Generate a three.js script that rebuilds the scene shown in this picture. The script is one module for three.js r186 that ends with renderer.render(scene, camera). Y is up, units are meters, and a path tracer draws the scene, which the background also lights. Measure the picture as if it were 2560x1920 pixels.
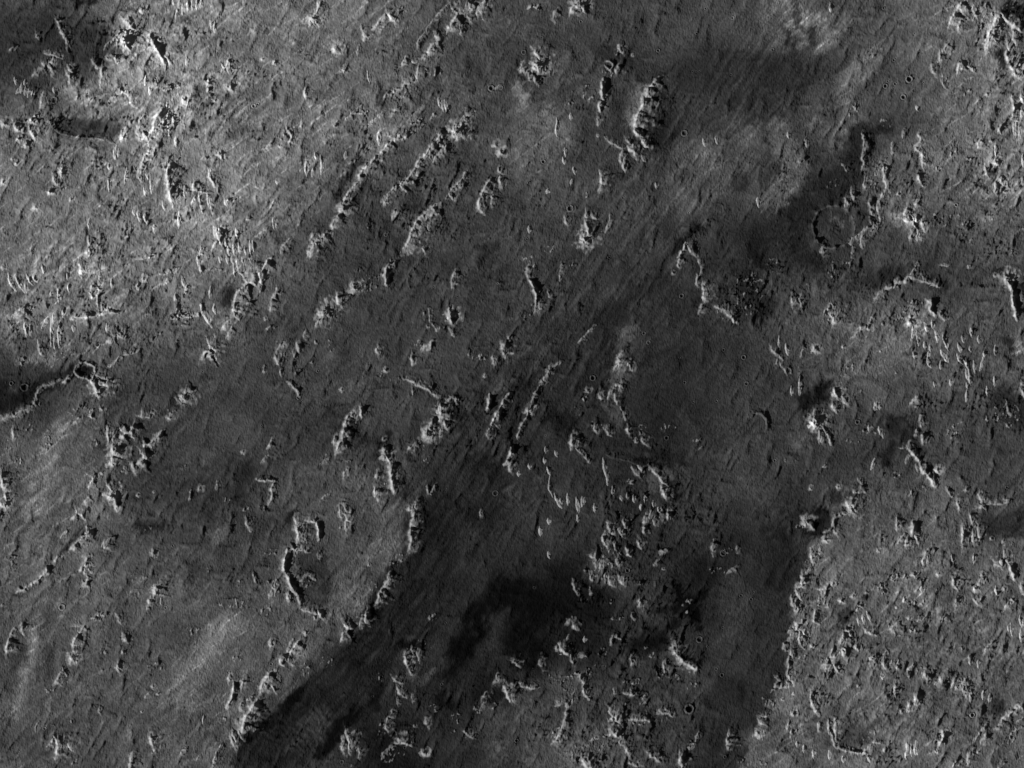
import * as THREE from 'three';

// ---------------------------------------------------------------- camera, sky, sun, exposure
// One photograph pixel (of 2560 x 1920) is 5 m of ground; the camera hangs 80 km overhead and looks straight down, north up.
const S = 5, W = 2560, H = 1920, UP = 80000;
const scene = new THREE.Scene();
const camera = new THREE.PerspectiveCamera(2 * Math.atan((H / 2) * S / UP) * 180 / Math.PI, W / H, 500, 400000);
camera.position.set(0, UP, 0);
camera.up.set(0, 0, -1);
camera.lookAt(0, 0, 0);
const renderer = new THREE.WebGLRenderer({ antialias: true });
renderer.toneMapping = THREE.LinearToneMapping;
renderer.toneMappingExposure = 2.32;
renderer.shadowMap.enabled = true;

const SUN_EL = 13 * Math.PI / 180, SUN_AZ = 28 * Math.PI / 180;      // low in the west, a little to the south
const SUN = new THREE.Vector3(-Math.cos(SUN_EL) * Math.cos(SUN_AZ), Math.sin(SUN_EL), Math.cos(SUN_EL) * Math.sin(SUN_AZ));
{
  // a thin, nearly even, colourless sky (the picture is one grey band)
  const w = 64, h = 32, d = new Float32Array(w * h * 4);
  for (let y = 0; y < h; y++) for (let x = 0; x < w; x++) {
    const el = (y + 0.5) / h - 0.5, v = el > 0 ? 0.02 + 0.012 * Math.exp(-el * 9) : 0.012, o = (y * w + x) * 4;
    d[o] = d[o + 1] = d[o + 2] = v; d[o + 3] = 1;
  }
  const sky = new THREE.DataTexture(d, w, h, THREE.RGBAFormat, THREE.FloatType);
  sky.mapping = THREE.EquirectangularReflectionMapping; sky.magFilter = sky.minFilter = THREE.LinearFilter; sky.needsUpdate = true;
  scene.background = sky; scene.environment = sky;
}
const sun = new THREE.DirectionalLight(0xffffff, 5);
sun.position.copy(SUN).multiplyScalar(30000);
sun.castShadow = true;
Object.assign(sun.shadow.camera, { left: -9000, right: 9000, top: 9000, bottom: -9000, near: 1000, far: 60000 });
sun.shadow.mapSize.set(4096, 4096);
scene.add(sun, sun.target);

// ---------------------------------------------------------------- noise
const hash = (x, y, s) => {
  let h = Math.imul(x | 0, 374761393) ^ Math.imul(y | 0, 668265263) ^ Math.imul(s | 0, 2147483647 - 40503);
  h = Math.imul(h ^ (h >>> 13), 1274126177); h ^= h >>> 16;
  return (h >>> 0) / 4294967296;
};
function noise(x, y, s) {                                              // gradient noise, about -1..1
  const xi = Math.floor(x), yi = Math.floor(y), fx = x - xi, fy = y - yi;
  const u = fx * fx * fx * (fx * (fx * 6 - 15) + 10), v = fy * fy * fy * (fy * (fy * 6 - 15) + 10);
  const g = (ix, iy, dx, dy) => { const a = hash(ix, iy, s) * 6.2831853; return Math.cos(a) * dx + Math.sin(a) * dy; };
  const a = g(xi, yi, fx, fy), b = g(xi + 1, yi, fx - 1, fy), c = g(xi, yi + 1, fx, fy - 1), d = g(xi + 1, yi + 1, fx - 1, fy - 1);
  return (a + (b - a) * u + (c - a) * v + (a - b - c + d) * u * v) * 1.5;
}
const ridged = (x, y, s) => 1 - Math.abs(noise(x, y, s)) * 1.7;
const clamp = (v, a = 0, b = 1) => Math.min(b, Math.max(a, v));
const smooth = (a, b, v) => { const t = clamp((v - a) / (b - a)); return t * t * (3 - 2 * t); };
const lin = (t) => Math.pow((Math.max(t, 0) / 255 + 0.055) / 1.055, 2.4);

// ---------------------------------------------------------------- the survey: what stands where
// Each survey() call covers one 640-pixel square of the photograph (column, row); its points count 0..1659 across that square.
//   r<size>  a rock ridge along its crest line     k  a knob x,y,radius       c  an impact crater x,y,radius
//   o        a field of jagged outcrop x,y,rx,ry   d  one sand ripple         g  group phrase and label for the ripples that follow
const survey = (col, row, text) => SURVEY.push([col, row, text]);
const SURVEY = [];
survey(0, 0, `
r2 360,120 385,180 412,230 432,270 430,310 ; slender curved ridge on the dark plain in the upper corner
r2 300,350 345,360 405,378 ; star ridge
r2 350,360 340,400 312,410 ; star ridge
r2 205,490 240,462 300,425 335,445 342,490 W10 E14 ; hook-shaped ridge arched like a cane below the star of ridges
r2 440,430 465,468
r2 425,465 450,495 452,545
r1 228,215 240,240
r1 60,320 100,295
k 800,270,55 ; bright knob
r3 790,250 810,285 825,310
r1 670,325 695,285 728,255
r3 800,130 840,160 860,190 W22
r2 845,200 862,240
r3 972,232 1000,295 1040,355 1068,415 W52 E10 H40 ; broad pale triangular slope with a sharp east edge
r2 970,230 958,272
r2 1060,360 1090,390 1100,420
k 915,64,24
k 1030,262,18
r2 1480,380 1470,430 1440,450
k 1350,545,26
r1 1352,540 1342,592
k 1490,572,34
k 1388,652,16
k 1190,652,32
r1 1220,640 1205,700
k 20,800,30
r3 90,812 105,838 125,850
r3 195,840 208,868 220,890
r2 190,800 205,770 240,745
k 165,938,26
k 120,902,20
k 78,1030,13
k 103,1060,14
k 395,1112,26
r2 392,1090 397,1140
r2 340,1150 352,1172 368,1195
k 320,1245,22
k 222,1345,22
k 1425,1005,26
k 15,1185,22
r2 275,605 268,650 258,692
r1 320,790 365,845 430,872 480,882 560,892 640,898 690,905 740,930 E6 B0 ; toothed low scarp along the lower edge of the dark oval hollow
k 790,890,24
r2 930,738 905,790 890,850 912,897 ; looped ridge
r3 1035,722 1002,785 985,850 955,884 918,893 ; hooked ridge
k 905,898,20
r1 700,660 742,620 800,600 845,635 852,672 882,700
r2 985,952 942,1010 908,1085 893,1130 ; slanting ridge below the loop
r1 893,1130 915,1172
r3 1100,1052 1086,1110 1085,1180 1095,1240 1108,1315 W14 ; long white upright ridge with a forked foot
r2 1118,1185 1132,1210 1148,1235
r1 1195,1205 1192,1290
r2 1255,1180 1250,1235
r2 1348,1120 1368,1168 1390,1205
r1 1412,1195 1415,1255
r1 1250,1235 1320,1245 1385,1250 W4 E4
k 1605,1420,14
r2 565,1545 572,1580 562,1655
r2 1402,1560 1380,1600
r2 1398,1490 1412,1540 1428,1592
k 460,1295,14
r1 1300,1600 1298,1650
k 695,380,20
r2 650,440 660,500 645,550
r2 600,400 635,440
k 735,260,14
r1 740,370 755,405
r1 1060,590 1110,575 1190,560
k 1660,1210,12
c 352,648,19
c 1008,506,8
c 1645,686,12
g tall wavy ripples in one bundle ; tall wavy white ripple in the bundle below two small knobs
d 1080,662 1066,740 1056,860
d 1096,690 1085,790 1096,910
d 1116,715 1122,770 1132,832
d 1066,690 1058,740 1050,800
d 1135,890 1138,950
d 1003,880 998,960 1010,1020
g comb of upright ripples at the top edge ; thin ripple in the comb at the top edge
d 1118,2 1122,30
d 1152,40 1142,90 1134,135
d 1182,30 1180,95
d 1215,10 1214,70
d 1245,0 1243,60
d 1274,0 1273,60
d 1300,0 1298,50
d 1160,0 1155,60
g ripples hanging under the trapezoid mesa ; white ripple hanging under the trapezoid mesa
d 1285,1255 1298,1315 1310,1380
d 1340,1248 1348,1310 1355,1350
d 1350,1250 1362,1320 1374,1385
d 1270,1260 1240,1320
g scattered upright ripples below the hooked ridge ; short upright ripple scattered below the hooked ridge
d 972,1150 976,1200 980,1252
d 930,1222 946,1276
d 945,1110 955,1160
d 932,1380 936,1412 956,1452 W5
d 888,1370 902,1432
d 862,1365 872,1392
d 1157,1372 1155,1478
d 702,1060 702,1095
d 738,960 742,1030
d 752,945 745,1000
d 765,970 760,1012
d 1050,1300 1064,1360
d 995,1460 998,1505
d 575,1420 572,1475
d 820,1085 805,1190
d 700,1160 706,1240
d 945,490 935,550
d 965,565 968,610
d 1210,370 1205,420
d 1360,125 1368,185
d 1390,140 1383,205
d 1090,1040 1085,1090
d 1400,1150 1400,1180
d 1455,1290 1462,1330
g small ripples on the speckled plain below the arched ridge ; tiny ripple on the plain below the arched ridge
d 92,505 100,545
d 118,575 104,600
d 140,540 132,600
d 165,560 158,612
d 188,575 178,625
d 212,590 205,618
d 160,520 155,548
d 345,570 348,596
g small ripples ; short ripple in the comb where plain meets streaked slope
d 1475,1600 1482,1655
d 1510,1590 1518,1655
d 1545,1575 1552,1640
d 1585,1600 1592,1655
d 1615,1560 1625,1655
d 1635,1560 1645,1640
d 1455,1545 1462,1600
d 1385,1470 1395,1545
d 1415,1470 1420,1530
d 1525,1480 1535,1540
`);
survey(1, 0, `
r3 1490,8 1440,40 1380,70 1345,85 1300,105 1268,150 1240,205 W16 E34 ; broad shaggy ridge running down from the top edge
r3 1375,12 1382,62 W10
r2 1440,40 1430,100
r2 1368,90 1390,145
r2 1310,160 1330,225
r3 1215,245 1160,275 1128,315 1115,355 W14 E24
r2 1080,362 1100,350
r1 1040,400 1020,402
r1 1255,18 1190,80 1130,150 1095,210 1060,250 1045,315 ; thin pale thread ridge parallel to the broad shaggy ridge
r3 855,85 870,110 890,140
r2 850,85 800,140 775,165 750,188
r2 685,188 702,225 700,262
k 712,238,26
r1 660,295 655,350
r2 402,10 402,60 370,100
k 362,122,40 ; forked white knob with a tail to the top edge
r2 360,120 350,150
r2 372,115 388,150
k 512,322,36
r1 525,285 510,350
k 40,385,16
k 118,410,16
r2 1048,425 1045,512
r2 1040,518 985,540 925,572 862,608 832,628 W12 E18 ; knotted ridge
o 1120,465,110,40,0
o 960,620,110,40,-25
r2 970,372 950,412
o 905,455,22,45,0
r1 730,712 695,732 632,738 578,772
r2 915,700 895,718
r1 835,715 790,748 742,795 730,820
r3 1000,870 940,898 885,915 840,950 800,1000 762,1032 740,1070 702,1098 678,1118 664,1170 W10 E16 ; upper limb of the sinuous spine ridge
r2 700,1098 728,1105
r3 665,1178 632,1205 602,1250 572,1295 560,1330 W9 E20 H30 ; thin gleaming middle limb of the sinuous spine ridge
k 562,1362,42
r3 548,1380 502,1430 488,1480 W9
r2 540,1390 530,1425
r3 475,1505 402,1550 370,1590 335,1645 W12
k 385,1580,42
r1 405,1552 450,1560
r2 1412,728 1360,750 1312,785 1296,808
k 1292,852,62 ; white peak
r4 1296,808 1300,890 W26 E34 H48 ; white-faced summit
r1 1300,812 1345,825
r3 1240,872 1180,900 1132,948 1110,990 1060,1030 1032,1088 W8 E18 ; netted ridge descending from the white peak
r3 1032,1088 1010,1120 978,1160 932,1190 W9 E18
r2 1180,900 1192,935 1222,962 1180,1002 1145,1052
r2 1110,990 1128,1032
r2 1010,1120 1055,1142
r2 932,1190 955,1230
r2 932,1190 882,1225 850,1270 840,1325
k 838,1305,28
r2 900,1358 885,1402
r2 1365,1108 1330,1165 1282,1210 1250,1250 ; crooked
r2 1250,1250 1272,1285
r1 1240,1262 1232,1285
k 1322,1188,16
r3 1160,1328 1128,1358 1092,1385 1062,1418 1022,1468 1000,1530 985,1580 960,1612 W13 E40 ; broad ridge with a pale fanned east slope
r2 1085,1420 1125,1500 E20
r2 1008,1515 1045,1562
r2 1070,1600 1085,1632
r2 1575,1080 1572,1110 1595,1125
r3 1530,1150 1500,1182 1470,1242 1450,1302 1445,1345 1472,1382 W12 E24
r2 1580,1150 1578,1215
r2 1530,1270 1525,1320
k 1550,940,24
k 1580,988,28
o 175,870,60,50,0
r2 205,845 228,880 215,932
r1 108,905 80,942 40,968
r1 292,785 290,822
k 150,948,14
r1 600,1060 645,1035
k 510,820,12
r1 125,1295 92,1342
r2 232,1540 182,1582 160,1622
r1 60,1490 0,1530
o 740,1462,40,25,0
r1 1155,730 1132,765
o 1050,800,50,60,30
r2 315,585 318,628
k 567,452,22
c 1525,570,17
r1 1550,570 1580,545
c 1588,568,12
c 843,1520,11
c 1165,1168,6
c 958,1638,18
c 12,676,9
c 445,868,6
g three upright ripples above the white peak ; thin upright sand ripple above the white peak
d 1176,640 1196,700
d 1203,655 1212,722
d 1220,650 1232,722
d 1236,680 1250,715
g upright ripples on the streaked slope ; slender ripple on the streaked slope beside the spine ridge
d 325,1030 322,1090 326,1140 W5
d 372,1085 360,1140
d 415,1005 424,1060 420,1132 W4
d 578,980 572,1030
d 110,1410 114,1482
d 122,1405 126,1470
d 380,990 384,1030
d 130,1165 135,1190
g lone spindle ripple ; lone white spindle-shaped ripple beside the upper spine ridge
d 802,838 790,885 795,938 W5
g lone thread ripple ; lone slanting thread-like ripple on the plain near two knobs
d 722,460 728,505 737,540
`);
survey(2, 0, `
r3 440,8 402,38 375,80 ; peak
r3 425,35 455,62 465,80 E16
k 425,40,50
r2 290,58 265,108 272,140
r1 100,58 140,45 178,62
r3 140,328 165,365 182,400 W20
k 160,430,55 ; shaggy bright hill with white gullied face east of the double crater
r2 180,400 205,395
r2 70,400 55,440
k 72,455,30
r2 102,478 112,512
r2 138,498 156,538
o 690,335,40,45,20
r2 690,305 712,340
o 612,270,18,25,0
r2 608,402 628,395 655,420 638,455 612,440 600,420 W5 E6 ; bright hexagonal rock ring
r2 690,420 672,460 W8
o 640,478,60,22,0
o 580,440,30,35,0
r3 590,512 580,560 584,615 596,652 W10 E14
r3 592,650 562,685 570,722 W10 E14
r2 550,768 556,805
k 552,882,10
r3 942,508 905,545 885,562 W10 E34
r4 885,562 878,598 888,628 W24 E34 H55 ; white-faced upper scarp with a black east foot
r4 842,640 848,680 825,720 805,770 790,826 W20 E44 H60 ; long white-crested scarp with a black east face
r2 845,682 880,740 E20
r3 790,826 810,870 850,892 W10 E22
r3 842,912 855,930 872,948
r2 740,905 760,930
r1 600,885 640,925 690,950 732,962 W8 E10
r3 760,965 785,990 800,1022 W10
r2 712,980 700,1042
r2 735,1010 722,1065 728,1105
r1 838,1010 855,1042
o 380,650,40,60,20
o 500,625,60,50,0
o 470,560,50,15,-20
r3 572,1140 585,1190 W8
r2 580,1190 565,1235
o 480,1270,25,30,0
r3 475,1430 492,1500 490,1555 W22 E22 ; shaggy hill crest
k 465,1560,52
r2 475,1372 480,1400 500,1402
r2 520,1405 548,1415
r2 340,1412 352,1450
r1 628,1380 630,1430 605,1505
k 780,360,12
o 770,1148,16,14,0
o 240,1600,50,45,0
r3 1125,1575 1100,1630 1075,1668 W10 E10 ; peaked crest
r2 1125,1578 1160,1635 1190,1665
r1 1265,1425 1200,1490 1120,1540 1065,1620 W4 E14 B0
k 105,1480,10
c 77,338,13
c 448,140,9
c 1255,55,7
c 1430,115,9
c 1195,215,7
c 948,327,10
c 890,460,5
c 1170,462,6
c 1195,463,5
c 1215,463,6
c 1420,482,7
c 1118,862,18
c 204,1047,12
c 378,1350,19
c 110,1185,7
c 720,1282,8
c 838,1308,6
c 95,1548,7
c 1145,1378,6
c 190,240,7
c 605,105,6
c 708,815,4
c 1420,130,4
g chain of small dashes ; small white dash-like ripple in the broken valley chain
d 285,765 290,800 282,850 290,885 W4
d 340,958 346,1012 W4
d 328,1020 336,1062 W4
d 395,1088 405,1128
d 385,1165 378,1190
d 375,740 377,775
d 232,1225 222,1245
g pair of slanting ripples on the eastern plain ; slanting white ripple on the smooth eastern plain
d 1235,900 1246,945 W4
d 1318,888 1328,932 W4
g stray ripple ; stray bright ripple at the rim of the dark round stain
d 1588,1285 1597,1340 W5
g stray dash ; stray short ripple south of the white-crested scarp
d 930,1190 932,1215
g stray line ; lone upright ripple far below the shaggy bright hill
d 108,1465 108,1505
`);
survey(3, 0, `
c 425,1470,136 ; large ringed crater with a rough mound inside
c 916,512,19
c 878,628,15
c 762,557,13
c 824,543,9
c 812,572,6
c 775,525,7
c 817,388,9
c 750,52,8
c 950,215,6
c 30,322,9
c 1220,1328,10
c 430,541,5
c 1285,30,19
c 1010,533,5
c 1195,155,22
r1 882,830 872,882
r2 975,858 982,912 952,942
r2 952,942 962,972 992,1000 1006,1050 1004,1088
r2 970,1132 980,1170 996,1202
r1 805,922 800,1000
r2 750,1068 752,1150 765,1220 730,1280 710,1330 716,1382 ; long sinuous upright ridge north-east of the large ringed crater
r2 610,860 622,930 608,1000 620,1060 602,1100 ; crooked upright ridge
r1 622,1100 632,1150 618,1200 636,1232
r1 480,1070 512,1112
r2 540,1230 552,1292
r2 655,1300 664,1370 680,1392
r1 660,1400 665,1452
r1 720,1400 726,1442
r2 500,1285 496,1310
r1 530,1300 512,1340
r2 725,1438 652,1478 602,1510 548,1545 520,1582 ; arm ridge reaching out from the rim of the large ringed crater
r2 602,1512 604,1600
r1 548,1592 542,1640
k 620,1500,18
r2 350,1590 348,1640
k 960,1425,34
r3 990,1438 1002,1478
r3 890,1432 915,1440 950,1425 W10
r2 900,1350 882,1392
r2 962,1298 950,1332
r2 945,1480 915,1555
r2 962,1480 968,1555
r2 985,1500 978,1545
o 680,1180,90,120,0
o 420,1190,60,40,0
r3 1265,10 1222,55
r3 1210,80 1175,150 W8
r2 1242,130 1230,200
o 1175,45,40,40,0
r3 1502,88 1462,148 1440,210 1412,300 W16 E26 ; bright gullied spur slanting down from the corner summit
r3 1502,88 1562,140 1640,205 W14 E20
r2 1330,60 1345,110
r2 1420,20 1370,70
r2 1462,240 1480,275
r2 1585,190 1602,290 W12
r3 1540,345 1568,430 1585,470 W12
r2 1590,470 1622,508
r2 1500,90 1480,190
r2 1545,260 1560,330
o 1400,120,90,90,0
o 1560,100,80,90,30
r2 1165,280 1130,332
r2 1108,355 1110,395
r3 1265,400 1240,420 1232,445 W8
r1 1270,410 1335,465
r2 1060,440 1072,472
r1 1120,520 1150,570
o 1140,490,25,40,0
o 1290,600,40,30,0
o 1370,680,30,50,0
k 1415,612,16
r2 1578,628 1592,690 1584,768 W8 E12
r2 1525,795 1500,830 1500,860
r1 1575,770 1620,790
r2 1640,620 1655,660
r2 1378,908 1355,950
o 1215,950,50,40,40
o 1200,1000,40,30,0
r2 1480,1165 1466,1242
r2 1405,1080 1422,1135
r2 1520,1145 1490,1180
k 1470,1055,26
o 1450,960,40,60,0
k 1295,1028,12
o 1100,1090,40,30,0
o 1400,1260,40,40,0
o 1320,1570,25,25,0
o 1270,1520,25,25,0
o 1440,1430,40,30,0
o 1250,1470,20,20,0
o 1590,1640,50,25,0
o 1200,1440,160,60,0
k 840,1258,14
o 1080,1388,30,12,0
o 560,730,40,90,0
o 770,790,70,60,0
g upright ripples at the east edge ; thin upright ripple in the comb at the eastern edge
d 1590,790 1592,870
d 1606,780 1604,890
d 1625,800 1628,910
d 1640,700 1640,760
d 1470,930 1473,1010
d 1648,1000 1650,1080
g stray ripple on the pale mantle ; stray upright ripple on the pale streaked mantle
d 400,20 405,75 W5
d 242,895 250,950 W5
d 128,860 130,890
g stray rod ripple ; short rod-like ripple just below the pair of neat craters
d 958,688 970,716 W4
`);
survey(0, 1, `
k 15,72,17
r2 510,40 520,80 524,122
r3 165,320 128,348 88,382 W8 ; slanting white bar ridge
r1 650,100 642,170 630,240 636,330 W4 E5
r2 605,180 586,235 600,272
r1 660,312 660,368
r2 465,405 540,396 620,385 680,368 765,368 W7 E7 ; feathery white streak of broken rock
k 470,405,18
r1 1112,412 1200,396 1300,386
r1 1045,122 1100,105 1155,72 W7
r1 880,22 1000,6
r2 690,560 742,525 795,505 W12
k 768,515,26
r2 245,560 252,600 266,642 W4
k 925,150,20
r1 890,190 895,220
r1 1100,140 1068,170
r3 1655,190 1635,172 1590,190 1545,235 1525,280 1518,320 1505,360 W10 E44 H45 ; rugged curved hill ending the spine ridge
r2 1508,350 1535,405
r2 1480,420 1442,470
r2 1500,460 1468,520
r1 1410,540 1440,562
o 1590,260,60,70,0
r3 1305,655 1332,625 1372,600 1400,615 1350,648 W12
k 1360,610,28
r1 905,615 840,635 790,645 758,672 700,712 ; long thin bent thread of rock
r2 545,690 580,702 612,722 612,770 592,800 545,792 500,770 485,745 505,705 545,690 W6 E7 H26 ; rim of the pit on the mesa
r3 470,768 435,800 402,822 W10 E8
r3 592,800 620,860 640,905 W30 E20 H45
k 630,880,40
r3 690,800 690,820 642,840 W14
r2 612,770 690,800
r2 400,800 330,830 270,855 238,890 232,930 W12 E8 ; upper toothed scarp
r2 240,930 210,970 150,1000 92,1030 30,1050 0,1066 W16 E10 ; lower knotted scarp above the shadowed lowland
o 250,950,60,40,20
o 130,1020,110,35,-25
r2 82,1120 85,1192
o 180,1110,70,60,0
o 60,1220,60,40,0
o 120,1340,40,50,0
o 310,1220,40,90,0
k 655,992,18
r1 575,1030 602,1055
r2 520,1045 478,1075
o 520,1010,120,50,-15
k 1185,925,45
r3 1262,870 1202,890 1175,920 1182,962 W14 E16 ; isolated rugged hillock in the smooth plain
r2 1180,960 1150,940
r2 992,1000 965,1028 W10
r2 985,1040 912,1042
k 1095,1050,22
o 1120,1000,50,40,-30
r3 862,1085 852,1130 802,1155 770,1180 W12 E24
r2 742,1165 725,1200
r2 695,1100 700,1170 695,1225
k 738,1268,55
r3 725,1300 722,1350 W18
k 720,1345,36
r1 655,1400 640,1420
o 620,1220,50,40,0
r3 1050,1130 1012,1180 962,1220 922,1235 W14 E18
r3 972,1300 930,1312 892,1345 W14
r2 845,1345 868,1375 875,1412 W12
r1 800,1375 815,1395 800,1400
k 860,1350,16
r2 630,1440 600,1450 572,1502
r1 580,1420 610,1450
r2 690,1480 718,1508 740,1555
k 715,1560,46 ; white knob
r3 740,1555 746,1610 764,1659 W16 E14
r2 545,1590 582,1555
r3 2,1400 15,1470 28,1520 W10
k 30,1615,32
r2 30,1540 45,1590
r1 1232,1520 1225,1580
k 1290,1510,20
r1 1402,1465 1400,1505
k 890,1552,13
k 995,1530,9
o 1480,1580,40,20,0
k 1570,1272,14
o 1600,1640,70,25,0
o 1190,1370,40,15,-30
o 420,650,120,40,-10
o 130,690,60,40,10
o 960,380,60,25,-40
o 1200,440,40,25,0
o 1400,90,50,12,0
o 1150,540,40,40,0
c 75,825,12
c 160,850,22
c 1200,628,5
c 1315,748,5
g four white commas ; white comma-shaped ripple near the western edge
d 52,112 65,170 102,226 W5
d 100,135 120,182 140,216 W4
d 168,115 190,160 212,192 W4
d 214,118 220,150 240,170 W4
d 160,185 170,236
d 145,215 155,235
g long parallel wires ; long wire-like ripple above the mesa with a pit
d 330,400 330,490 328,582
d 350,515 352,600
d 388,420 378,500 382,595
d 408,345 404,392
d 345,370 342,440
d 310,390 270,462
d 292,410 292,440
d 195,440 192,510
d 200,320 200,345
d 470,450 472,485
d 165,460 168,520
d 160,430 155,470
d 690,440 690,490
d 440,180 442,225
d 375,215 378,300
d 330,230 326,250
d 630,560 632,595
d 270,60 282,110
g thick slanting ripple ; thick white slanting ripple like a sabre cut
d 1300,318 1312,362 1345,415 1368,458 W7
g short ripples beside the sabre-like ripple ; short ripple beside the thick sabre-like ripple
d 1386,310 1385,350 1396,375 W4
d 1362,200 1355,270
d 1176,130 1187,182 1205,215
d 1135,240 1130,288
d 1205,190 1200,240
d 435,115 438,150
d 720,150 722,200
d 1150,330 1142,360
g comb of ripples above the rugged curved hill ; fine ripple in the comb above the rugged hill
d 1280,0 1282,60
d 1296,60 1297,105
d 1465,0 1475,50
d 1500,10 1508,50
d 1530,0 1540,90
d 1565,10 1580,70
d 1580,20 1598,85
d 1612,0 1625,60
d 1640,10 1650,70
d 1510,60 1520,130
d 1420,0 1424,40
d 1280,0 1275,30
`);
survey(1, 1, `
r3 90,20 55,70 25,115 28,165 40,185 W12 E20
r1 35,190 25,235
r2 105,275 128,238 160,245 W6
r2 105,280 92,350
k 58,405,12
r1 95,455 70,470
k 435,375,58 ; spurred hill in a dark halo
r3 440,340 437,390 402,430 W10
r2 437,392 456,422
r3 524,262 536,302 550,325 W9
k 632,212,38
r2 630,185 645,235
o 700,200,130,80,-25
o 660,90,40,25,0
r3 910,28 860,60 832,110 836,150 842,190 W9 E14
o 890,40,60,40,-30
r1 1082,12 1030,60 1000,100 982,150 1000,212 B0 W6 E6
r2 1290,90 1275,140 1268,195
r3 1250,340 1258,400 1272,442 W22 E16 H45 ; white spiky cone with radiating streaks
k 1256,395,40
r1 1250,470 1272,516
r1 1120,340 1130,430
r1 1140,440 1180,492
o 1150,480,80,60,0
r2 1150,548 1105,580 1068,608 W10
o 1060,570,40,30,0
r2 1010,645 1010,698 W8
o 190,610,80,80,-30
r2 208,545 150,590 122,642 W9
r2 122,645 140,700
r2 268,570 272,605
r1 240,620 250,655
r1 315,490 310,522
o 310,520,40,50,0
o 475,575,40,50,0
o 400,555,25,25,0
o 270,745,50,20,-10
o 370,680,30,40,0
r1 155,740 157,770
r1 45,720 47,752
r2 200,815 242,850 270,882 282,915 W6 E8 ; thin curved rib ending at a small crater
k 835,742,18
o 905,800,40,30,0
o 790,780,40,30,-30
r2 960,800 1012,816 1052,836 1100,850 1142,886 1182,912 W9 E14
r1 1010,820 1015,895
k 550,870,14
r3 1190,968 1202,1010 1192,1055 W26 E30 H55 ; white summit
k 1195,1010,48
r3 1215,1070 1232,1115 W14 E18
r3 1150,1050 1130,1085 1112,1140 W14 E18
k 1105,1160,48
r2 1140,1110 1160,1150
r2 1200,1120 1190,1155
r2 1262,915 1292,935 1300,965 W5 E12
r1 1240,930 1262,915
r2 1050,1200 985,1250 W12
o 1060,1230,80,50,-20
o 1110,1310,30,30,0
r3 1512,900 1510,940 1496,1000 W8 E8
r3 1645,888 1602,940 1572,1000 1540,1060 1528,1092 W8 E14
r2 1502,1130 1502,1165
r1 1540,1080 1572,1115
r3 1588,580 1600,610 1606,645 W7
r2 1535,655 1537,692 W8
r1 1630,518 1645,560
k 1478,780,12
r3 620,1018 585,1048 572,1105 W12 E20
r4 572,1105 560,1170 535,1230 515,1275 W16 E22 H45 ; tall white rib
r3 675,980 682,1042 W10 E14
k 620,1035,30
o 620,1060,70,30,10
r2 505,1170 500,1215
o 450,1312,42,42,0
r1 470,1300 420,1345
o 595,1345,30,35,0
o 690,1365,24,24,0
r2 575,1395 568,1420
k 825,1188,16
r3 828,1235 838,1290 868,1340 W22 E14 H40
r4 868,1340 876,1420 880,1490 892,1525 W16 E22 H50 ; white spine of the fin ridge
k 830,1305,34
r2 782,1400 778,1435
r3 768,1515 778,1560 W6
o 850,1450,60,60,0
r3 1655,1240 1642,1300 1612,1352 W10 E14
r2 1640,1335 1648,1395
r1 1105,1490 1120,1542 1170,1470
r2 0,1448 60,1455 125,1450 W6 E8
r2 125,1452 105,1500 102,1570 80,1612 W10 E10 ; angular bracket ridge
r1 480,1530 420,1570
r1 110,1170 72,1250
r1 70,1290 30,1340
o 170,1040,30,20,0
r2 1038,1590 1035,1625
k 1000,1640,26
r2 575,1640 590,1655
o 40,1640,40,25,0
r2 785,600 787,620
r1 730,690 705,750 690,780 B0
o 1100,380,30,40,0
o 1430,640,80,60,0
c 275,916,11
c 400,745,8
c 665,622,6
c 295,943,5
c 1552,1537,16
c 1232,1510,6
c 1567,178,5
c 1305,260,6
c 338,1413,5
c 22,717,6
c 555,385,5
c 38,1098,5
c 1145,205,5
`);
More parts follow.
